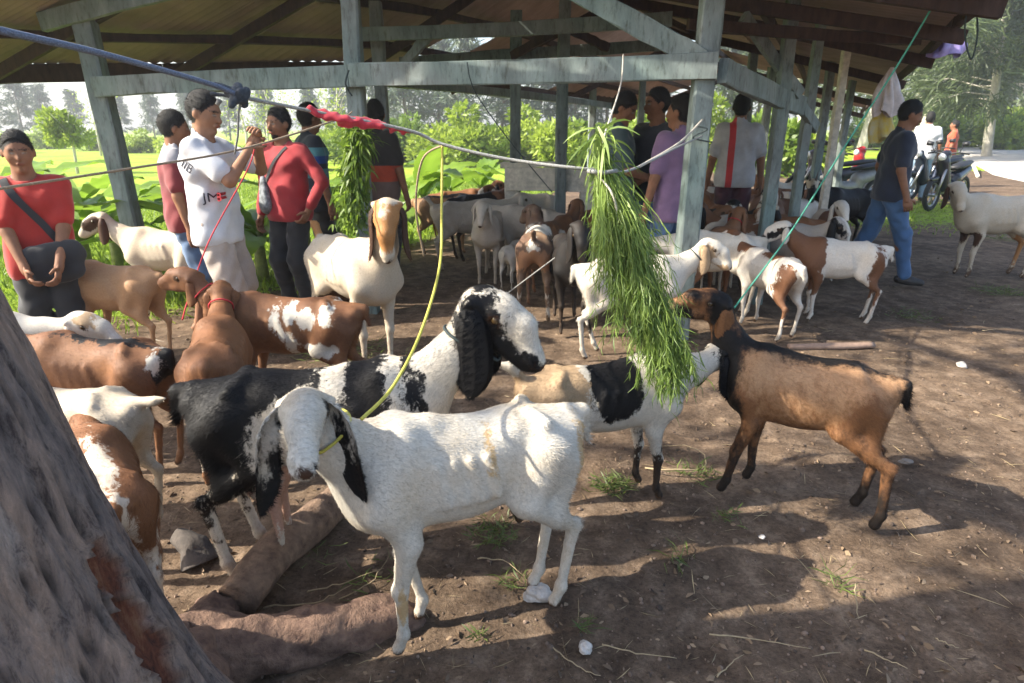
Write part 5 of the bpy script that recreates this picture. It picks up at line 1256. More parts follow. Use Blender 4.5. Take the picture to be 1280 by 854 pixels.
# 5 tall cream goat facing out
goat('goat', 'tall cream goat with brown ears facing out beneath the yellow rope', cCRM, (-0.95, 3.86), R(-47), 1.17, neck=(68, -14), head=(-58, -26), h=0.011, fur=26000, tail='up', ear=(0.27, 0.075, 0.45, 0.2), headscale=1.0, neckL=0.34, flare=0.35, roman=1.4, udder=0.9,
     patches=[(2, 'head', (0.10, None, 0.03), (0.14, 1, 0.045)), (1, 'body', (-0.24, 0, 0.36), (0.12, 0.12, 0.12)), (2, 'body', (-0.43, None, 0.70), (0.06, 1, 0.09)), (1, 'leg', 0.11, None), (2, 'body', (-0.38, None, 0.5), (0.03, 1, 0.1))], ear_patch=[(1, 0.05)])
# 6 white goat with tan cheeks
goat('goat', 'white goat with pinkish tan cheeks and dark neck cord looking past the shed post', cBW2, (0.81, 4.04), R(6), 0.95, neck=(44, -6), head=(-30, -14), h=0.011, fur=26000, body_len=1.05, collar=rope_dark, roman=1.5, ear=(0.2, 0.09, 0.5, 0.0), flare=0.05, feet={'HR': (-0.04, 0, 0), 'HL': (0.08, 0, 0)},
     patches=[(2, 'head', (0.02, None, -0.03), (0.07, 1, 0.06)), (2, 'head', (0.19, None, -0.075), (0.07, 1, 0.03)), (1, 'body', (-0.3, 0.09, 0.22), (0.03, 0.05, 0.1))], ear_patch=[(2, 0.1)])
HH = 0.014
goat('goat', 'white goat with black-tipped ear grazing behind the corner post', cWB, (1.55, 5.0), R(172), 0.98, neck=(8, 12), head=(-45, 0), h=HH, ear_patch=[(1, 0.1)], patches=[(2, 'head', (0.05, None, -0.03), (0.08, 1, 0.06))])
goat('goat', 'black goat with white ear edge standing behind the hanging grass', cBLK, (0.43, 4.62), R(-88), 1.0, neck=(58, 0), head=(-55, 6), h=HH, ear=(0.26, 0.10, 0.5, 0.1), flare=0.15, ear_patch={1: [(1, lambda t: np.where(t > 0.0, -0.2, -0.2))], -1: [(1, -0.2)]}, patches=[(1, 'body', (0.20, 0.1, 0.4), (0.03, 0.06, 0.2))])
goat('goat', 'dark mottled goat seen from behind with white striped shins', coat('coat_mottled', (0.13, 0.075, 0.05), WHITE, (0.33, 0.17, 0.09), DKBR, edge=0.08), (0.20, 5.12), R(84), 1.0, neck=(45, 20), head=(-20, 20), h=HH, tail='up', feet={'HL': (-0.02, 0.04, 0), 'HR': (-0.02, -0.04, 0)},
     patches=[(1, 'body', (-0.40, 0, 0.56), (0.10, 0.05, 0.10)), (2, 'body', (-0.42, None, 0.48), (0.10, 1, 0.10)), (1, 'body', (-0.34, None, 0.22), (0.05, 1, 0.03)), (1, 'body', (-0.33, None, 0.10), (0.05, 1, 0.04)), (1, 'body', (0.0, None, 0.68), (0.12, 1, 0.05))])
# the pale group at the back
goat('goat', 'dusty pale goat standing at the open back edge of the shed', cPAL, (-0.42, 6.75), R(8), 1.05, neck=(30, 10), head=(-30, 10), h=HH, tail='up')
goat('goat', 'thin pale goat seen head-on among the pale goats', cPAL, (-0.22, 6.15), R(-96), 0.98, neck=(52, 0), head=(-35, 0), h=HH, ear=(0.2, 0.06, 0.3, 0.1))
goat('goat', 'pale goat with its rump turned to the mottled goat', cPAL, (0.14, 6.35), R(150), 1.02, neck=(25, 0), head=(-40, 0), h=HH, tail='down')
goat('goat', 'white kid goat suckling beneath the pale goats', cPAL, (0.02, 5.95), R(70), 0.62, neck=(20, 0), head=(-20, 0), h=HH, patches=[(2, 'body', (0, None, 0.5), (0.6, 1, 0.5))])
goat('goat', 'dark brown horned goat rearing its head above the pale goats', cBLK, (-0.30, 7.35), R(30), 1.08, neck=(65, 0), head=(-10, 0), h=HH, horns=0.8, patches=[(2, 'body', (0.25, None, 0.8), (0.2, 1, 0.3))])
goat('goat', 'tan goat with dark back behind the pale group', cTAN, (-0.75, 7.7), R(10), 1.0, neck=(25, 0), head=(-20, 0), h=HH, patches=[(3, 'body', (0, 0, 0.7), (0.5, 0.08, 0.06))])
goat('goat', 'chestnut goat with dark ears beside the feeding rail', cBRN2, (0.95, 6.45), R(-60), 0.95, neck=(50, 0), head=(-35, 0), h=HH, ear_patch=[(1, 0.1)])
# left-hand group
goat('goat', 'brown goat with white spotted hindquarters and red neck rope', cBRN, (-1.18, 3.12), R(176), 0.93, neck=(46, -6), head=(2, -4), h=0.010, fur=24000, collar=rope_red, body_len=1.15, ear=(0.15, 0.07, 0.5, 0.1),
     patches=[(2, 'body', (-0.02, None, 0.60), (0.03, 1, 0.06)), (2, 'body', (-0.10, None, 0.62), (0.04, 1, 0.05)), (2, 'body', (-0.19, None, 0.60), (0.05, 1, 0.06)), (2, 'body', (-0.10, None, 0.46), (0.03, 1, 0.06)), (2, 'body', (-0.30, None, 0.62), (0.04, 1, 0.05)), (2, 'body', (-0.25, None, 0.43), (0.10, 1, 0.04)), (2, 'body', (-0.06, None, 0.53), (0.02, 1, 0.05))])
goat('goat', 'chestnut goat turned away beside the black rump of the pied goat', cBRN2, (-1.30, 2.66), R(108), 0.90, neck=(42, 0), head=(-12, 0), h=0.010, fur=30000, tail='down', ear=(0.17, 0.075, 0.2, 0.0), flare=0.5, twist=40, collar=rope_red, patches=[(2, 'body', (-0.36, None, 0.20), (0.06, 1, 0.1))])
goat('goat', 'dark chestnut goat with black and white tail behind the tree trunk', cBRN, (-1.78, 2.52), R(172), 0.90, neck=(25, 0), head=(-20, 0), h=0.011, fur=20000, tail='down', patches=[(1, 'body', (-0.43, None, 0.60), (0.06, 1, 0.13)), (2, 'body', (-0.385, None, 0.62), (0.02, 1, 0.05)), (1, 'body', (-0.2, 0, 0.69), (0.3, 0.04, 0.03))])
goat('goat', 'white goat whose pale tail sticks out past the tree trunk', cCRM, (-1.62, 2.05), R(174), 0.86, neck=(25, 0), head=(-20, 0), h=0.011, fur=14000, tail='out')
goat('goat', 'brown goat with white hind legs turned away behind the tree trunk', cBRN2, (-1.24, 1.70), R(128), 0.80, neck=(20, 0), head=(-20, 0), h=0.009, fur=26000, tail='down', patches=[(2, 'leg', 0.38, None), (2, 'body', (-0.40, 0, 0.5), (0.04, 0.05, 0.2)), (2, 'body', (-0.2, 0, 0.7), (0.3, 0.05, 0.04))])
goat('goat', 'white goat with tan brow poking its muzzle past the tree trunk', cBW2, (-2.42, 2.72), R(4), 0.95, neck=(18, -4), head=(-18, -4), h=0.011, patches=[(2, 'head', (0.05, None, 0.04), (0.06, 1, 0.03)), (1, 'head', (0.05, None, -0.1), (0.06, 1, 0.03))], ear=(0.14, 0.06, 0.5, 0.1))
goat('goat', 'light brown goat grazing by the man in the red T-shirt', cTAN, (-2.55, 3.95), R(168), 0.92, neck=(10, 0), head=(-40, 0), h=HH)
goat('goat', 'cream goat with dark face behind the leaning post', cCRM, (-2.75, 5.0), R(172), 1.0, neck=(45, 10), head=(-25, 10), h=HH, patches=[(1, 'head', (0.08, None, 0), (0.1, 1, 0.05))], ear_patch=[(1, 0.1)])
# right-hand group
goat('goat', 'brown and white kid with brown shoulders and thighs, standing clear on the dirt', cCAL, (2.48, 4.85), R(166), 0.92, neck=(48, 0), head=(-25, -10), h=0.011, fur=16000, tail='down', body_len=0.95, ear=(0.15, 0.06, 0.5, 0.1),
     patches=[(1, 'body', (0.26, None, 0.62), (0.16, 1, 0.26)), (1, 'body', (0.16, None, 0.36), (0.06, 1, 0.12)), (1, 'body', (-0.30, None, 0.42), (0.06, 1, 0.24)), (2, 'head', (0.1, None, -0.02), (0.2, 1, 0.03))])
goat('goat', 'white and ginger goat seen from behind under the green rope', cCAL, (1.87, 4.62), R(108), 0.85, neck=(45, 10), head=(-20, 10), h=0.011, fur=16000, tail='down', feet={'HL': (-0.06, 0.04, 0)}, patches=[(1, 'body', (-0.35, 0.09, 0.40), (0.12, 0.07, 0.28)), (1, 'body', (-0.1, 0, 0.68), (0.12, 0.1, 0.06)), (1, 'body', (0.3, None, 0.85), (0.2, 1, 0.2))])
goat('goat', 'grey goat with black and white striped face beside the kid', coat('coat_grey', GREY, BLACK, WHITE, DKBR, edge=0.05), (2.35, 5.55), R(-50), 0.95, neck=(40, 0), head=(-50, 0), h=HH, ear_patch=[(1, 0.1)], patches=[(1, 'head', (0.05, None, 0.0), (0.12, 1, 0.04)), (2, 'head', (0.1, 0, 0.02), (0.2, 0.02, 0.1)), (1, 'leg', 0.2, None)])
goat('goat', 'black goat with pale brow standing in the far aisle of the shed', cBLK, (3.85, 7.6), R(200), 1.12, neck=(40, 10), head=(-40, 40), h=HH, horns=0.5, patches=[(1, 'head', (0.02, None, 0.04), (0.08, 1, 0.04))])
for i, (x, y, yw, cm, lab, nk) in enumerate(((2.15, 6.5, 100, cBRN2, 'chestnut goat packed in behind the corner post', 40), (2.75, 6.9, 60, cBRN, 'dark brown goat in the crowd under the shed', 45), (2.6, 7.9, 190, cBRN2, 'chestnut goat with raised head in the crowded aisle', 55), (3.3, 8.4, 150, cCAL, 'white goat with brown shoulders in the crowded aisle', 30), (2.2, 8.6, 20, cBRN2, 'reddish goat far back in the crowded aisle', 40), (3.1, 6.3, 250, cCAL, 'pale goat with brown head pressed between the posts', 50), (1.9, 5.75, 60, cBW, 'white goat with dark head behind the corner post', 45), (4.2, 9.5, 185, cWB, 'white goat at the far end of the shed', 35), (2.9, 9.6, 10, cPAL, 'dusty pale goat at the far end of the aisle', 30), (2.45, 5.95, 170, cBRN2, 'ginger goat tied with a red cord beside the posts', 35), (3.6, 8.9, 100, cBRN, 'brown goat standing behind the black goat', 50))):
    goat('goat', lab, cm, (x, y), R(yw), 0.98, neck=(nk, 10), head=(-25, 5), h=0.017, collar=rope_red if i in (2, 9) else None, patches=[(1, 'body', (0.25, None, 0.65), (0.2, 1, 0.3))] if cm is cCAL else ([(1, 'head', (0.1, None, 0), (0.2, 1, 0.1))] if cm is cBW else [(2, 'body', (-0.2, None, 0.5), (0.12, 1, 0.1))] if cm in (cBRN2, cBRN) and i % 2 else []))
goat('goat', 'large cream goat with black-edged ears standing on open dirt near the road', cCRM, (4.76, 6.4), R(180), 1.18, neck=(42, 36), head=(-38, 44), h=0.012, fur=12000, ear=(0.2, 0.07, 0.4, 0.1), ear_patch=[(1, 0.05)], patches=[(2, 'body', (-0.33, None, 0.35), (0.06, 1, 0.25)), (1, 'body', (0.17, None, 0.35), (0.03, 1, 0.06)), (1, 'leg', 0.08, None)])

for i, (px, D, yw, cm, lab, nk, sc) in enumerate(((905, 5.2, 40, cBRN2, 'chestnut goat with raised head beside the corner post', 55, 0.95), (948, 5.75, 150, cBRN, 'brown and white goat looking out between the two posts', 50, 0.95), (985, 6.25, 230, cBRN2, 'ginger goat facing out under the side plank', 48, 0.92), (925, 6.3, 300, cBLK, 'dark goat with pale brow in the middle of the crowd', 52, 0.98), (1005, 7.2, 210, cCAL, 'white goat with brown head beneath the far posts', 50, 1.0), (962, 7.6, 260, cBRN, 'dark chestnut goat standing head-on in the aisle', 52, 1.0),
        (700, 5.9, 60, cBRN, 'brown goat standing beside the mottled goat', 50, 0.95), (575, 8.3, 20, cBRN2, 'chestnut goat on the sunny back edge of the shed', 40, 1.0), (660, 7.9, 190, cCAL, 'white goat with brown shoulders by the feeding rail', 40, 1.0), (745, 6.3, -70, cBRN2, 'chestnut goat with pale muzzle near the feeding rail', 45, 0.95), (880, 8.6, 0, cPAL, 'dusty goat at the back behind the person in mauve', 35, 1.0), (1030, 8.3, 250, cBRN, 'brown goat facing out beside the black goat', 50, 1.0))):
    goat('goat', lab, cm, (at(px, 150, D)[0], D), R(yw), sc, neck=(nk, 8 - 4 * (i % 4)), head=(-22, 6 * (i % 3)), h=0.015, horns=0.45 if i in (3, 5) else 0, collar=rope_red if i in (0, 2) else None,
         patches=[(1, 'body', (0.25, None, 0.65), (0.2, 1, 0.3)), (1, 'head', (0, None, 0), (0.12, 1, 0.1))] if cm is cCAL else ([(1, 'head', (0.05, None, 0.04), (0.1, 1, 0.03))] if cm is cBLK else [(2, 'body', (-0.15 + 0.1 * (i % 3), None, 0.52), (0.10, 1, 0.09)), (2, 'head', (0.15, 0, 0.02), (0.12, 0.03, 0.05))]), ear_patch=[(1, 0.05)] if i % 2 else None)
# ------------------------------------------------------------------ the people
jeans = cloth('blue_jeans', (0.10, 0.17, 0.30)); jeans2 = cloth('worn_jeans', (0.055, 0.12, 0.24)); ltj = cloth('light_jeans', (0.25, 0.36, 0.48)); black_t = cloth('black_trousers', (0.018, 0.018, 0.02)); beige = cloth('beige_shorts', (0.42, 0.35, 0.30))
white_s = cloth('white_shirt', (0.58, 0.58, 0.60), 0.12); red_s = cloth('red_shirt', (0.38, 0.018, 0.011)); red2 = cloth('crimson_shirt', (0.33, 0.018, 0.024)); navy = cloth('navy_shirt', (0.016, 0.022, 0.042)); purple = cloth('mauve_shirt', (0.20, 0.12, 0.22)); greeng = cloth('grey_green_shirt', (0.06, 0.095, 0.10)); darkp = cloth('charcoal_polo', (0.028, 0.032, 0.042)); orange_s = cloth('orange_shirt', (0.45, 0.08, 0.03))
maroon = cloth('maroon_grey_shirt', (0, 0, 0), bands=[(0.8, (0.20, 0.025, 0.030)), (1.245, (0.40, 0.38, 0.40))])
stripe = cloth('striped_polo', (0, 0, 0), bands=[(0.8, (0.016, 0.02, 0.03)), (0.90, (0.05, 0.20, 0.22)), (0.95, (0.02, 0.025, 0.05)), (1.04, (0.07, 0.22, 0.25)), (1.12, (0.016, 0.02, 0.03)), (1.16, (0.01, 0.06, 0.25)), (1.22, (0.07, 0.23, 0.26)), (1.29, (0.012, 0.018, 0.03))])
redwhite = cloth('red_white_shirt', (0, 0, 0), bands=[(-0.4, (0.42, 0.42, 0.44)), (0.045, (0.55, 0.04, 0.04)), (0.11, (0.46, 0.45, 0.44))], axis=1)
darkor = cloth('dark_orange_shirt', (0, 0, 0), bands=[(0.8, (0.16, 0.10, 0.08)), (0.98, (0.45, 0.06, 0.02)), (1.12, (0.03, 0.025, 0.022))])
wine = cloth('wine_trousers', (0.07, 0.015, 0.028)); shoe_m = simple('dark_shoe', (0.03, 0.025, 0.022), 0.6)
def PX(px, D): return at(px, 150, D)[0]
p1, a1, k1 = person('person in red T-shirt with a black shoulder bag standing at the field edge', (PX(14, 3.85), 3.85, -0.16), R(-62), 1.57, 1, red_s, black_t, armL=(0.27, 0.10, 0.84), armR=(0.26, -0.06, 0.84), poleL=(-0.5, 0.7, -0.4), poleR=(-0.5, -0.7, -0.4), head=(-6, 8), seed=3, fat=0.98, hem=0.78)
person('person in maroon and grey shirt standing behind the one in white', (PX(212, 4.75), 4.75, -0.03), R(20), 1.57, 1, maroon, jeans, head=(-8, 10), seed=5, shorts=True)
p3, a3, k3 = person('person in white T-shirt and beige shorts raising both hands', (PX(252, 4.05), 4.05), R(-2), 1.63, 0, white_s, beige, armR=(0.285, -0.03, 1.345), armL=(0.30, 0.06, 1.39), poleR=(0.0, -0.55, -0.8), poleL=(0.1, 0.6, -0.8), shorts=True, head=(-14, -8), seed=8, curl=0.7, h=0.010, hem=0.77)
p4, a4, k4 = person('bearded person in crimson long-sleeved shirt with hand at the hip', (PX(350, 5.05), 5.05), R(-112), 1.57, 1, red2, black_t, sleeve='long', beard=True, armL=(0.06, 0.24, 0.90), poleL=(-0.4, 0.9, 0), head=(-4, -6), seed=12)
person('person in navy polo with teal stripes standing behind the crimson shirt', (PX(384, 5.75), 5.75), R(35), 1.62, 1, stripe, black_t, head=(-6, 10), seed=15, hem=0.76)
person('person in dark and orange shirt behind the hanging green fodder', (PX(468, 6.1), 6.1), R(70), 1.66, 1, darkor, black_t, head=(0, 20), seed=17, fat=1.0)
person('person in grey-green shirt looking down at the hanging grass', (PX(776, 5.6), 5.6), R(-10), 1.70, 1, greeng, jeans2, head=(-28, -15), armR=(0.30, -0.08, 1.0), armL=(0.28, 0.1, 0.98), seed=21)
person('person in charcoal polo and jeans turned to the grey-green shirt', (PX(822, 5.75), 5.75), R(-140), 1.74, 1, darkp, jeans2, head=(-4, -25), armL=(0.22, 0.06, 0.98), armR=(0.24, -0.04, 0.97), seed=24, fat=1.0)
person('person in mauve shirt and jeans standing against the corner post', (PX(852, 5.15), 5.15), R(120), 1.66, 1, purple, jeans, head=(0, 25), seed=27, hem=0.74)
person('person in white and red shirt with wine trousers beyond the post', (PX(926, 7.0), 7.0), R(80), 1.75, 1, redwhite, wine, head=(0, -10), seed=30)
person('walking person in navy T-shirt and blue jeans passing the goats', (PX(1128, 6.15), 6.15), R(-14), 1.66, 1, navy, jeans2, legs=((-0.24, 0, 0.02), (0.24, 0, 0)), armR=(0.08, -0.24, 0.84), armL=(0.02, 0.26, 0.85), head=(-16, -4), seed=33, shoe=shoe_m, lean=3, hem=0.79)
person('person in white shirt and light jeans standing by the parked motorbikes', (PX(1163, 13.5), 13.5), R(60), 1.72, 1, white_s, ltj, seed=36, h=0.016, shoe=shoe_m)
person('person in orange shirt beside the row of motorbikes', (PX(1196, 17), 17), R(150), 1.6, 1, orange_s, black_t, seed=38, h=0.018, shoe=shoe_m)

# lettering and prints on the white T-shirt, laid on the cloth
from mathutils.bvhtree import BVHTree
def print_on(parent, part, text, origin, right, upv, size, mat, name='lettering', look=None):
    me = part.data; bv = BVHTree.FromPolygons([v.co for v in me.vertices], [p.vertices[:] for p in me.polygons])
    cu = bpy.data.curves.new('t', 'FONT'); cu.body = text; cu.size = size; cu.align_x = 'CENTER'; cu.resolution_u = 2
    ob = bpy.data.objects.new('t', cu); COL.objects.link(ob); dg = bpy.context.evaluated_depsgraph_get(); tm = bpy.data.meshes.new_from_object(ob.evaluated_get(dg)); bpy.data.objects.remove(ob); 
    bm = bmesh.new(); bm.from_mesh(tm); bmesh.ops.triangulate(bm, faces=bm.faces[:]); bmesh.ops.subdivide_edges(bm, edges=bm.edges[:], cuts=2)
    nrm = Vector(right).cross(Vector(upv)).normalized()
    for v in bm.verts:
        p = Vector(origin) + Vector(right) * v.co.x + Vector(upv) * v.co.y
        hit, n, _, _ = bv.ray_cast(p + nrm * 0.5, -nrm)
        v.co = (hit + n * 0.003) if hit is not None else p
    bm.to_mesh(tm); bm.free(); o = link(name, tm, parent, mat); return o
ink = simple('dark_ink', (0.03, 0.03, 0.04), 0.8, 0.2, 30, 0); ink_r = simple('red_ink', (0.5, 0.04, 0.05), 0.8, 0.2, 30, 0)
sh3 = [c for c in p3.children if c.name.startswith('shirt')][0]
R3 = Vector((1, 0, 0)); U3 = Vector((0, 0, 1))
print_on(sh3, sh3, 'JM', (0.07, -0.2, 1.03), R3, U3, 0.075, ink, 'lettering'); print_on(sh3, sh3, '8', (0.135, -0.2, 1.035), R3, U3, 0.075, ink_r, 'lettering')
print_on(sh3, sh3, 'IIB', (-0.04, -0.2, 1.215), Vector((0.8, 0, -0.6)), Vector((0.6, 0, 0.8)), 0.075, ink, 'lettering')

# bag of the person in red
bagm = cloth('black_bag_cloth', (0.022, 0.022, 0.025))
bag = empty('shoulder_bag', p1.location, p1.rotation_euler[2]); tag(bag, 'black shoulder bag hanging across the red T-shirt', 'bag')
S = SDF((0.0, -0.2, 0.6), (0.4, 0.35, 1.2), 0.010); S.cone((0.18, -0.02, 0.92), (0.18, 0.17, 0.95), 0.085, 0.085, 0.02, sq=((1, 0, 0), 2.2)); S.cone((0.18, 0.0, 0.82), (0.18, 0.16, 0.84), 0.07, 0.07, 0.03, sq=((1, 0, 0), 2.0)); folds(S, 0.004, 4, 55)
p_, f_ = S.mesh(1); link('pouch', mesh_np('pouch', p_ * k1, f_, True), bag, bagm)
def strap(owner, parent, path, hw, k, mat):
    """flat band laid over the shirt front along (y, z) points"""
    me = [c for c in owner.children if c.name.startswith('shirt')][0].data; bv = BVHTree.FromPolygons([v.co for v in me.vertices], [p.vertices[:] for p in me.polygons]); V = []
    path = np.array(path, float); t = np.linspace(0, len(path) - 1, 26); yz = np.stack([np.interp(t, range(len(path)), path[:, q]) for q in (0, 1)], 1) * k
    for i, (y, z) in enumerate(yz):
        d = yz[min(i + 1, 25)] - yz[max(i - 1, 0)]; d = d / np.linalg.norm(d); nx = np.array([-d[1], d[0]])
        for q in (-1, 0, 1):
            yy, zz = y + nx[0] * hw * q, z + nx[1] * hw * q; hit, n_, _, _ = bv.ray_cast(Vector((0.6, yy, zz)), Vector((-1, 0, 0)))
            V.append((hit.x + 0.007 if hit is not None else V[-3][0] - 0.02, yy, zz))
    Fc = [(i * 3 + q, i * 3 + q + 1, i * 3 + q + 4, i * 3 + q + 3) for i in range(25) for q in (0, 1)]
    link('strap', mesh_np('strap', V, Fc, True), parent, mat)
strap(p1, bag, [(0.15, 0.96), (0.06, 1.12), (-0.03, 1.26), (-0.09, 1.36), (-0.105, 1.40)], 0.020, k1, bagm)
# dark sling bag at the side of the crimson shirt
bag = empty('sling_bag', p4.location, p4.rotation_euler[2]); tag(bag, 'dark patterned cloth bag slung at the side of the crimson shirt', 'bag')
S = SDF((-0.2, -0.4, 0.5), (0.4, 0.2, 1.3), 0.012); S.cone((0.12, -0.13, 0.95), (0.10, -0.15, 1.12), 0.09, 0.05, 0.02, sq=((0.8, -0.6, 0), 1.7)); folds(S, 0.006, 7, 25)
p_, f_ = S.mesh(1); link('pouch', mesh_np('pouch', p_ * k4, f_, True), bag, simple('patterned_cloth', (0.05, 0.055, 0.06), 0.85, 0.3, 28, 0, col2=(0.30, 0.32, 0.34)))
strap(p4, bag, [(-0.13, 1.08), (-0.05, 1.2), (0.04, 1.31), (0.09, 1.38)], 0.012, k4, bagm)

# ------------------------------------------------------------------ ropes, cloth and hanging fodder
def rope(label, pts, r_, mat, name='rope', sub=10, sag=0.0, twist=True):
    pts = np.array(pts, float); m = len(pts)
    if m > 2:
        P = []
        for i in range(m - 1):
            p0 = pts[max(i - 1, 0)]; p1_, p2 = pts[i], pts[i + 1]; p3_ = pts[min(i + 2, m - 1)]
            for t in np.linspace(0, 1, sub, endpoint=False): P.append(0.5 * (2 * p1_ + (p2 - p0) * t + (2 * p0 - 5 * p1_ + 4 * p2 - p3_) * t * t + (3 * p1_ - p0 - 3 * p2 + p3_) * t ** 3))
        P.append(pts[-1]); pts = np.array(P)
    else:
        t = np.linspace(0, 1, 30)[:, None]; pts = pts[0] * (1 - t) + pts[1] * t - np.array([0, 0, sag]) * 4 * t * (1 - t)
    c = pts.mean(0); mb = MB(); mb.tube(pts - c, r_, 8); o = mb.build(name, mat, None, True); o.location = c; tag(o, label, 'rope'); return o
def twisted(name, col, scale=160): return simple(name, col, 0.85, 0.55, scale, 0.8, 0.004, vec=(1, 1, 2.2))
blue_rope = twisted('blue_grey_rope', (0.15, 0.18, 0.25)); grey_rope = twisted('grey_rope', (0.30, 0.30, 0.28)); tan_rope = twisted('tan_rope', (0.36, 0.27, 0.18)); pale_rope = twisted('pale_rope', (0.50, 0.46, 0.38))
KN = at(303, 122, 2.25); B0 = at(751, 213, 2.34)
rope('thick blue-grey rope from the tree to the knot', [at(-120, 5, 1.25), at(0, 38, 1.45), at(130, 68, 1.75), at(262, 105, 2.15), KN], 0.0085, blue_rope)
rope('grey rope running from the knot past the red rag to the hanging grass', [KN, at(390, 139, 2.3), at(510, 163, 2.38), at(555, 181, 2.40), at(640, 200, 2.38), B0, at(790, 212, 2.9), at(845, 185, 3.6), at(878, 170, 4.35)], 0.006, grey_rope)
rope('thin tan rope stretched across at chest height', [at(-60, 247, 2.2), at(0, 236, 2.3), at(155, 212, 2.7), at(300, 187, 3.2), at(420, 150, 3.8), at(440, 140, 4.7)], 0.005, tan_rope)
rope('thin pale cord hanging from the front beam to the grass bundle', [at(779, 68, 4.33), at(776, 105, 4.0), at(757, 165, 3.0), at(744, 208, 2.36)], 0.0045, pale_rope)
rope('yellow rope from the overhead rope down to the white goat collar', [at(553, 180, 2.42), at(552, 260, 2.3), at(550, 330, 2.05), at(528, 410, 1.7), at(492, 482, 1.5), at(452, 524, 1.36)], 0.0045, rope_yellow)
rope('green rope from the roof eave down to the ginger goat', [at(1178, -14, 4.2), at(1128, 72, 4.3), at(1055, 185, 4.4), at(985, 295, 4.45), at(935, 362, 4.35), at(918, 385, 4.2)], 0.006, rope_green)
rope('dark cord hanging from the front beam beside the middle post', [at(436, 88, 4.9), at(432, 105, 4.86), at(440, 120, 4.9)], 0.006, rope_dark)
rope('thin cord hanging from the front beam above the pale goats', [at(584, 78, 4.75), at(588, 100, 4.74), at(600, 125, 4.8), at(640, 180, 4.9), at(690, 240, 5.1)], 0.004, rope_dark)
rope('red tether hanging by the white T-shirt to the spotted goat', [at(318, 187, 3.85), at(308, 215, 3.8), at(262, 300, 3.5), at(236, 372, 3.15), at(228, 400, 3.05)], 0.004, rope_red)
rope('grey tether running down behind the pied goat head', [at(750, 285, 4.5), at(700, 318, 4.5), at(650, 355, 4.6), at(610, 385, 4.75)], 0.005, grey_rope)
rope('dark loop of cord hanging from the roof eave', [at(1212, -12, 4.3), at(1206, 40, 4.3), at(1214, 74, 4.3), at(1222, 40, 4.3), at(1218, -10, 4.3)], 0.005, rope_dark)
rope('dark cord tied round the corner post', [at(872, 158, 4.36), at(884, 162, 4.35), at(866, 172, 4.37), at(890, 178, 4.38)], 0.005, rope_dark)
rope('white cord hanging from the grass bundle', [at(742, 215, 2.33), at(764, 240, 2.25), at(772, 275, 2.25), at(766, 310, 2.3)], 0.004, pale_rope)
rope('curved green cord looping down from the overhead rope', [at(555, 181, 2.42), at(528, 200, 2.5), at(520, 260, 2.6), at(530, 320, 2.7)], 0.004, tan_rope)
rope('light cord between the corner post and the overhead rope', [at(800, 208, 3.0), at(850, 178, 3.8), at(878, 150, 4.36)], 0.007, pale_rope)
# knot of cord on the thick rope
kn = empty('rope_knot', KN); kn.scale = (0.75, 0.75, 0.75); tag(kn, 'bulky dark knot of rags and cord on the thick rope', 'knot')
S = SDF((-0.14, -0.1, -0.14), (0.14, 0.1, 0.14), 0.006); rr = np.random.default_rng(2)
for i in range(9): a = rr.normal(0, 0.022, 3); c = rr.normal(0, 0.022, 3); S.cone(a, c, 0.018, 0.016, 0.008)
S.cone((-0.02, 0, 0), (-0.13, 0, 0.015), 0.012, 0.010, 0.01); S.cone((-0.06, 0, 0.03), (-0.11, 0, 0.055), 0.018, 0.012, 0.01); folds(S, 0.003, 3, 80)
p_, f_ = S.mesh(1); link('knot_body', mesh_np('knot_body', p_, f_, True), kn, simple('dark_rag', (0.05, 0.06, 0.075), 0.9, 0.5, 60, 0.6, 0.006))
mb = MB(); mb.tube([(-0.10, 0, -0.01), (-0.115, 0, -0.03)], [0.012, 0.010], 8); mb.tube([(0.0, 0, 0.0), (-0.025, 0, -0.06), (-0.05, 0.02, -0.16), (-0.075, 0.02, -0.24)], [0.006, 0.005, 0.005, 0.004], 6); mb.build('loose_end', grey_rope, kn, True)
# red rag wound on the rope
ragp = [at(388, 137, 2.3), at(405, 144, 2.32), at(430, 150, 2.33), at(455, 153, 2.35), at(480, 158, 2.37), at(512, 165, 2.39)]
ragp = np.array(ragp); c = ragp.mean(0); S = SDF((ragp - c).min(0) - 0.06, (ragp - c).max(0) + 0.06, 0.005)
for i in range(5): S.cone(ragp[i] - c, ragp[i + 1] - c, (0.010, 0.015, 0.017, 0.015, 0.010)[i], (0.015, 0.017, 0.015, 0.013, 0.007)[i], 0.01)
S.cone(ragp[0] - c, ragp[0] - c + (-0.005, 0, 0.02), 0.012, 0.004, 0.01); folds(S, 0.005, 6, 130); p_, f_ = S.mesh(1)
o = link('red_rag', mesh_np('red_rag', p_, f_, True), None, cloth('red_rag_cloth', (0.5, 0.03, 0.05))); o.location = c; tag(o, 'red rag wrapped around the overhead rope', 'rag')

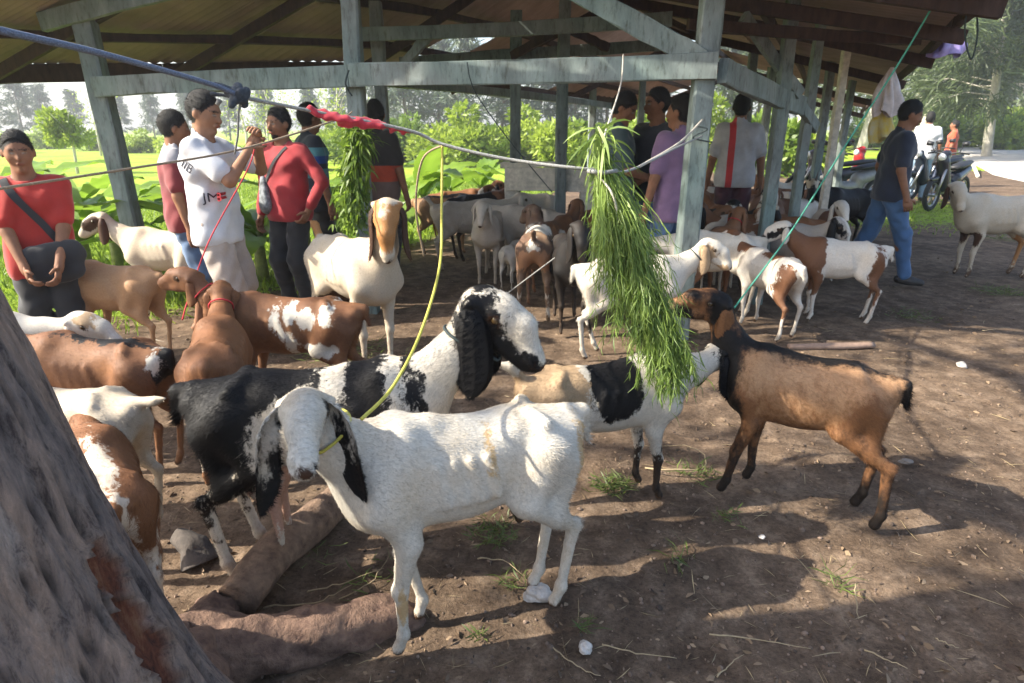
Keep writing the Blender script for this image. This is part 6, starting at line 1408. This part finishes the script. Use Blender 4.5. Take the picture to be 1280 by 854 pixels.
def fodder(name, label, top, bot, n, seed, spread_top, spread_bot, mat, wid=0.004, lmin=0.35, lmax=0.75, stray=0.12, flare=0.3):
    """bundle of hanging green stems: curved strips that start near the tie and droop along the axis"""
    rr = np.random.default_rng(seed); top = np.array(top, float); bot = np.array(bot, float); ax = bot - top; Lx = np.linalg.norm(ax); ax_ = ax / Lx
    s = rr.uniform(-0.03, 0.72, n) ** 1.0; s = np.where(rr.uniform(0, 1, n) < 0.3, rr.uniform(-0.05, 0.1, n), s)
    wd = spread_top + (spread_bot - spread_top) * np.clip(s, 0, 1); off = rr.normal(0, 1, (n, 3)) * (wd * 0.5)[:, None]; off[:, 1] *= 0.7
    C = top + ax[None] * s[:, None] + off; ln = rr.uniform(lmin, lmax, n) * Lx * np.clip(1.15 - s, 0.25, 1)
    out = unit(off * np.array([1, 1, 0.2]) + rr.normal(0, 0.03, (n, 3))); d0 = unit(ax_[None] * 0.8 + out * rr.uniform(0.0, flare, (n, 1)) + rr.normal(0, stray, (n, 3)))
    K = 6; P = [C]; d = d0
    for k in range(K - 1): P.append(P[-1] + d * (ln / (K - 1))[:, None]); d = unit(d + np.array([0, 0, -0.26]) + rr.normal(0, 0.05, (n, 3)))
    sd = unit(np.cross(d0, rr.normal(0, 1, (n, 3)))); V = []; w = wid * rr.uniform(0.5, 1.5, n)[:, None]
    prof = (0.6, 1.0, 1.0, 0.85, 0.6, 0.12)
    for k in range(K): V += [P[k] - sd * w * prof[k], P[k] + sd * w * prof[k]]
    V = np.concatenate(V); i = np.arange(n); Fq = np.concatenate([np.stack([i + 2 * k * n, i + (2 * k + 1) * n, i + (2 * k + 3) * n, i + (2 * k + 2) * n], 1) for k in range(K - 1)])
    tone = np.tile(np.clip(rr.normal(0.5, 0.3, n), 0, 1), 2 * K); return V, Fq, tone
fb = empty('grass_bundle', tuple(B0)); tag(fb, 'big hanging bundle of long fresh green fodder grass tied to the overhead rope', 'grass bundle')
top_, bot_ = B0 + np.array((0.0, 0, 0.02)), at(866, 522, 2.03)
V, Fq, t = fodder('stems', '', top_, bot_, 1300, 5, 0.020, 0.075, M_FODDER, 0.0016, 0.2, 0.5, 0.15, 0.2)
me = mesh_np('stems', V - B0, Fq, True); set_tone(me, t * 0.6 + 0.3); o = link('stems', me, fb, M_FODDER); o['kind'] = 'stuff'
# fine leaflets along the stems
rr = np.random.default_rng(66); ns = 1300; K2 = 12; q = rr.integers(0, ns, 11500); k = rr.integers(2, 5, 11500); f = rr.uniform(0, 1, 11500)[:, None]
Sv = V.reshape(K2, ns, 3); C = Sv[2 * k, q] * (1 - f) + Sv[np.minimum(2 * k + 2, 10), q] * f
dst = unit(Sv[np.minimum(2 * k + 2, 10), q] - Sv[2 * k - 2, q]); d = unit(dst * 0.9 + rr.normal(0, 0.45, C.shape) + np.array([0, 0, -0.4]))
V2, F2_, t2 = leaf_quads(C, d, rr.uniform(0.025, 0.075, 11500), rr.uniform(0.0022, 0.0050, 11500), np.clip(rr.normal(0.45, 0.3, 11500), 0, 1), rr, 0.35)
me = mesh_np('leaflets', V2 - B0, F2_, True); set_tone(me, t2); o = link('leaflets', me, fb, M_FODDER); o['kind'] = 'stuff'
V, Fq, t = fodder('tops', '', B0 + (0.0, 0, 0.12), B0 + (0.03, 0, -0.12), 110, 6, 0.04, 0.07, M_FODDER, 0.004, 0.4, 0.8, 0.6)
me = mesh_np('leafy_top', V - B0, Fq, True); set_tone(me, t); o = link('leafy_top', me, fb, M_FODDER); o['kind'] = 'stuff'
mb = MB(); mb.tube([(-0.05, -0.03, 0.0), (0.0, -0.055, -0.005), (0.05, -0.03, 0.0), (0.045, 0.04, 0), (-0.04, 0.04, 0), (-0.05, -0.03, 0.0)], 0.008, 6); mb.build('tie', grey_rope, fb, True)
F2 = at(446, 165, 4.55); fb2 = empty('grass_bundle', tuple(F2)); tag(fb2, 'dark green fodder bundle hanging on the middle post', 'grass bundle')
V, Fq, t = fodder('stems', '', F2, at(438, 330, 4.5), 1500, 15, 0.07, 0.13, M_LEAF, 0.008, 0.05, 0.18, 0.6); me = mesh_np('stems', V - F2, Fq, True); set_tone(me, t); o = link('stems', me, fb2, M_LEAF); o['kind'] = 'stuff'
mb = MB(); mb.tube([(-0.045, 0.0, 0.0), (0.0, -0.05, 0.0), (0.045, 0.0, 0.0), (0.0, 0.05, 0.0), (-0.045, 0, 0)], 0.006, 6); mb.build('tie', grey_rope, fb2, True)
# bags hanging at the eave
def hang_bag(label, px, py, D, w, h, mat, seed):
    c = at(px, py, D); V = []; nr, na = 16, 40; rr = np.random.default_rng(seed); ph = rr.uniform(0, 6, 4)
    for i in range(nr):
        t = i / (nr - 1)
        for k in range(na):
            a = 2 * math.pi * k / na; q = w * (0.10 + 0.75 * math.sin(min(1, t * 1.25) * math.pi / 2)) * (1 + 0.30 * math.sin(4 * a + ph[0] + t * 2.5) + 0.16 * math.sin(7 * a + ph[1] - t * 4) + 0.06 * math.sin(13 * a + ph[2]))
            V.append((q * math.cos(a) + 0.12 * w * math.sin(t * 5 + ph[3]), 0.4 * q * math.sin(a), -h * t * (1 + 0.08 * math.sin(3 * a + ph[2]))))
    Fc = [(i * na + k, i * na + (k + 1) % na, (i + 1) * na + (k + 1) % na, (i + 1) * na + k) for i in range(nr - 1) for k in range(na)]
    o = link('hanging_bag', mesh_np('hanging_bag', V, Fc, True), None, mat); o.location = c; tag(o, label, 'bag'); return o
hang_bag('pinkish white plastic bag hanging from the eave by the green rope', 1116, 84, 6.6, 0.13, 0.42, simple('white_plastic', (0.62, 0.52, 0.48), 0.4, 0.25, 14), 3)
hang_bag('yellow and pale cloth bag hanging under the white plastic bag', 1110, 122, 6.7, 0.13, 0.40, simple('yellow_cloth', (0.50, 0.45, 0.28), 0.7, 0.3, 12, col2=(0.6, 0.42, 0.03)), 5)
hang_bag('violet plastic bag tucked under the roof edge', 1188, 36, 6.2, 0.15, 0.22, simple('violet_plastic', (0.32, 0.25, 0.50), 0.4, 0.3, 14), 8)
# ------------------------------------------------------------------ motorbikes
tyre = simple('tyre_rubber', (0.02, 0.02, 0.02), 0.85, 0.3, 60); metal = simple('dull_metal', (0.35, 0.35, 0.36), 0.35, 0.2, 20, 0.05, metal=0.9); seatm = simple('seat_vinyl', (0.02, 0.02, 0.022), 0.5, 0.3, 60)
lampm, _n, _b = newmat('lamp_glass'); _b.inputs['Base Color'].default_value = (0.7, 0.7, 0.68, 1); _b.inputs['Roughness'].default_value = 0.1
def wheel(o, x):
    mb = MB(); ring = [(x + 0.25 * math.cos(a), 0, 0.29 + 0.25 * math.sin(a)) for a in np.linspace(0, 2 * math.pi, 29)]; mb.tube(ring, 0.042, 8, up=(0, 1, 0), caps=False); w = mb.build('wheel', tyre, o, True)
    mb = MB(); ring = [(x + 0.205 * math.cos(a), 0, 0.29 + 0.205 * math.sin(a)) for a in np.linspace(0, 2 * math.pi, 25)]; mb.tube(ring, 0.016, 6, up=(0, 1, 0), caps=False)
    for a in range(6): mb.tube([(x, 0, 0.29), (x + 0.2 * math.cos(a * 1.047), 0, 0.29 + 0.2 * math.sin(a * 1.047))], 0.012, 5)
    mb.tube([(x, -0.06, 0.29), (x, 0.06, 0.29)], 0.035, 8); mb.build('rim', metal, w, True)
def motorbike(label, loc, rz, col, seed):
    o = empty('motorbike', loc, rz); tag(o, label, 'motorbike', 'motorbikes parked by the shed'); body = simple('bike_paint', col, 0.25, 0.2, 8, 0)
    wheel(o, 0.62); wheel(o, -0.60)
    S = SDF((-0.9, -0.25, 0.1), (0.8, 0.25, 1.1), 0.018)
    S.cone((0.42, 0, 0.86), (0.30, 0, 0.45), 0.10, 0.13, 0.03, sq=((0, 1, 0), 0.9)); S.cone((0.30, 0, 0.42), (-0.15, 0, 0.42), 0.10, 0.11, 0.05); S.cone((-0.15, 0, 0.55), (-0.70, 0, 0.70), 0.13, 0.07, 0.05); S.cone((0.45, 0, 0.95), (0.36, 0, 0.98), 0.08, 0.09, 0.03); S.cone((0.55, 0, 0.58), (0.75, 0, 0.56), 0.055, 0.035, 0.03)
    p_, f_ = S.mesh(1); link('body', mesh_np('body', p_, f_, True), o, body)
    mb = MB(); mb.tube([(-0.02, 0, 0.735), (-0.25, 0, 0.765), (-0.5, 0, 0.80), (-0.72, 0, 0.83)], [0.08, 0.12, 0.12, 0.07], 12, 0.45, up=(0, 0, 1)); mb.build('seat', seatm, o, True)
    mb = MB(); mb.tube([(0.28, -0.34, 1.0), (0.36, -0.2, 1.02), (0.38, 0, 1.0), (0.36, 0.2, 1.02), (0.28, 0.34, 1.0)], 0.016, 7); mb.build('handlebar', seatm, o, True)
    for sd in (-1, 1):
        mb = MB(); mb.tube([(0.36, sd * 0.2, 1.02), (0.38, sd * 0.27, 1.16)], 0.007, 5); mb.tube([(0.38, sd * 0.24, 1.17), (0.38, sd * 0.34, 1.18)], [0.035, 0.045], 8); mb.build('mirror', seatm, o, True)
        mb = MB(); mb.tube([(0.40, sd * 0.08, 0.82), (0.62, sd * 0.075, 0.30)], [0.025, 0.022], 8); mb.build('fork', metal, o, True)
    mb = MB(); mb.tube([(0.50, 0, 0.94), (0.54, 0, 0.935)], [0.07, 0.045], 12); mb.build('headlight', lampm, o, True)
    mb = MB(); mb.tube([(-0.1, -0.13, 0.28), (-0.5, -0.15, 0.30), (-0.85, -0.16, 0.42)], [0.03, 0.045, 0.05], 9); mb.build('exhaust', metal, o, True)
    mb = MB(); mb.tube([(0.0, 0.12, 0.28), (-0.02, 0.26, 0.0)], 0.014, 6); mb.build('side_stand', metal, o, True)
for i, (px, D, rz, col, lab) in enumerate(((1203, 12.2, 215, (0.02, 0.02, 0.024), 'dark motorbike parked end-on beside the road verge'), (1180, 13.6, 200, (0.015, 0.02, 0.03), 'black motorbike parked behind the person in white shirt'), (1190, 15.2, 210, (0.05, 0.05, 0.055), 'grey motorbike in the second row by the verge'), (1075, 12.0, 190, (0.22, 0.22, 0.21), 'pale grey motorbike parked at the far shed end'), (1052, 13.2, 170, (0.05, 0.05, 0.06), 'grey motorbike under the far end of the shed'), (1100, 14.5, 200, (0.4, 0.03, 0.03), 'red motorbike parked past the shed end'))):
    motorbike(lab, (PX(px, D), D, 0.0), R(rz), col, i)
log('board', 'pale board propped against the dark motorbike', [gp(1222, 222) + (0, 0, 0.03), gp(1213, 212) + (0, 0, 0.25)], [0.05, 0.05], 29, cream_wood, 8, 'board')
# ------------------------------------------------------------------ air
hz = MB(); hz.box((0, 187, 12.5), (590, 410, 27.2)); hm_ = bpy.data.materials.new('thin_haze'); hm_.use_nodes = True; hn = hm_.node_tree; hn.nodes.clear()
pv_ = hn.nodes.new('ShaderNodeVolumePrincipled'); pv_.inputs['Color'].default_value = (0.93, 0.96, 1.0, 1); pv_.inputs['Density'].default_value = 0.0019; pv_.inputs['Anisotropy'].default_value = 0.3
ho = hn.nodes.new('ShaderNodeOutputMaterial'); hn.links.new(pv_.outputs[0], ho.inputs['Volume'])
hob = hz.build('haze', hm_); hob['kind'] = 'stuff'; tag(hob, 'thin bright haze in the air over the field', 'haze')
print('SCRIPT', time.time() - T0)
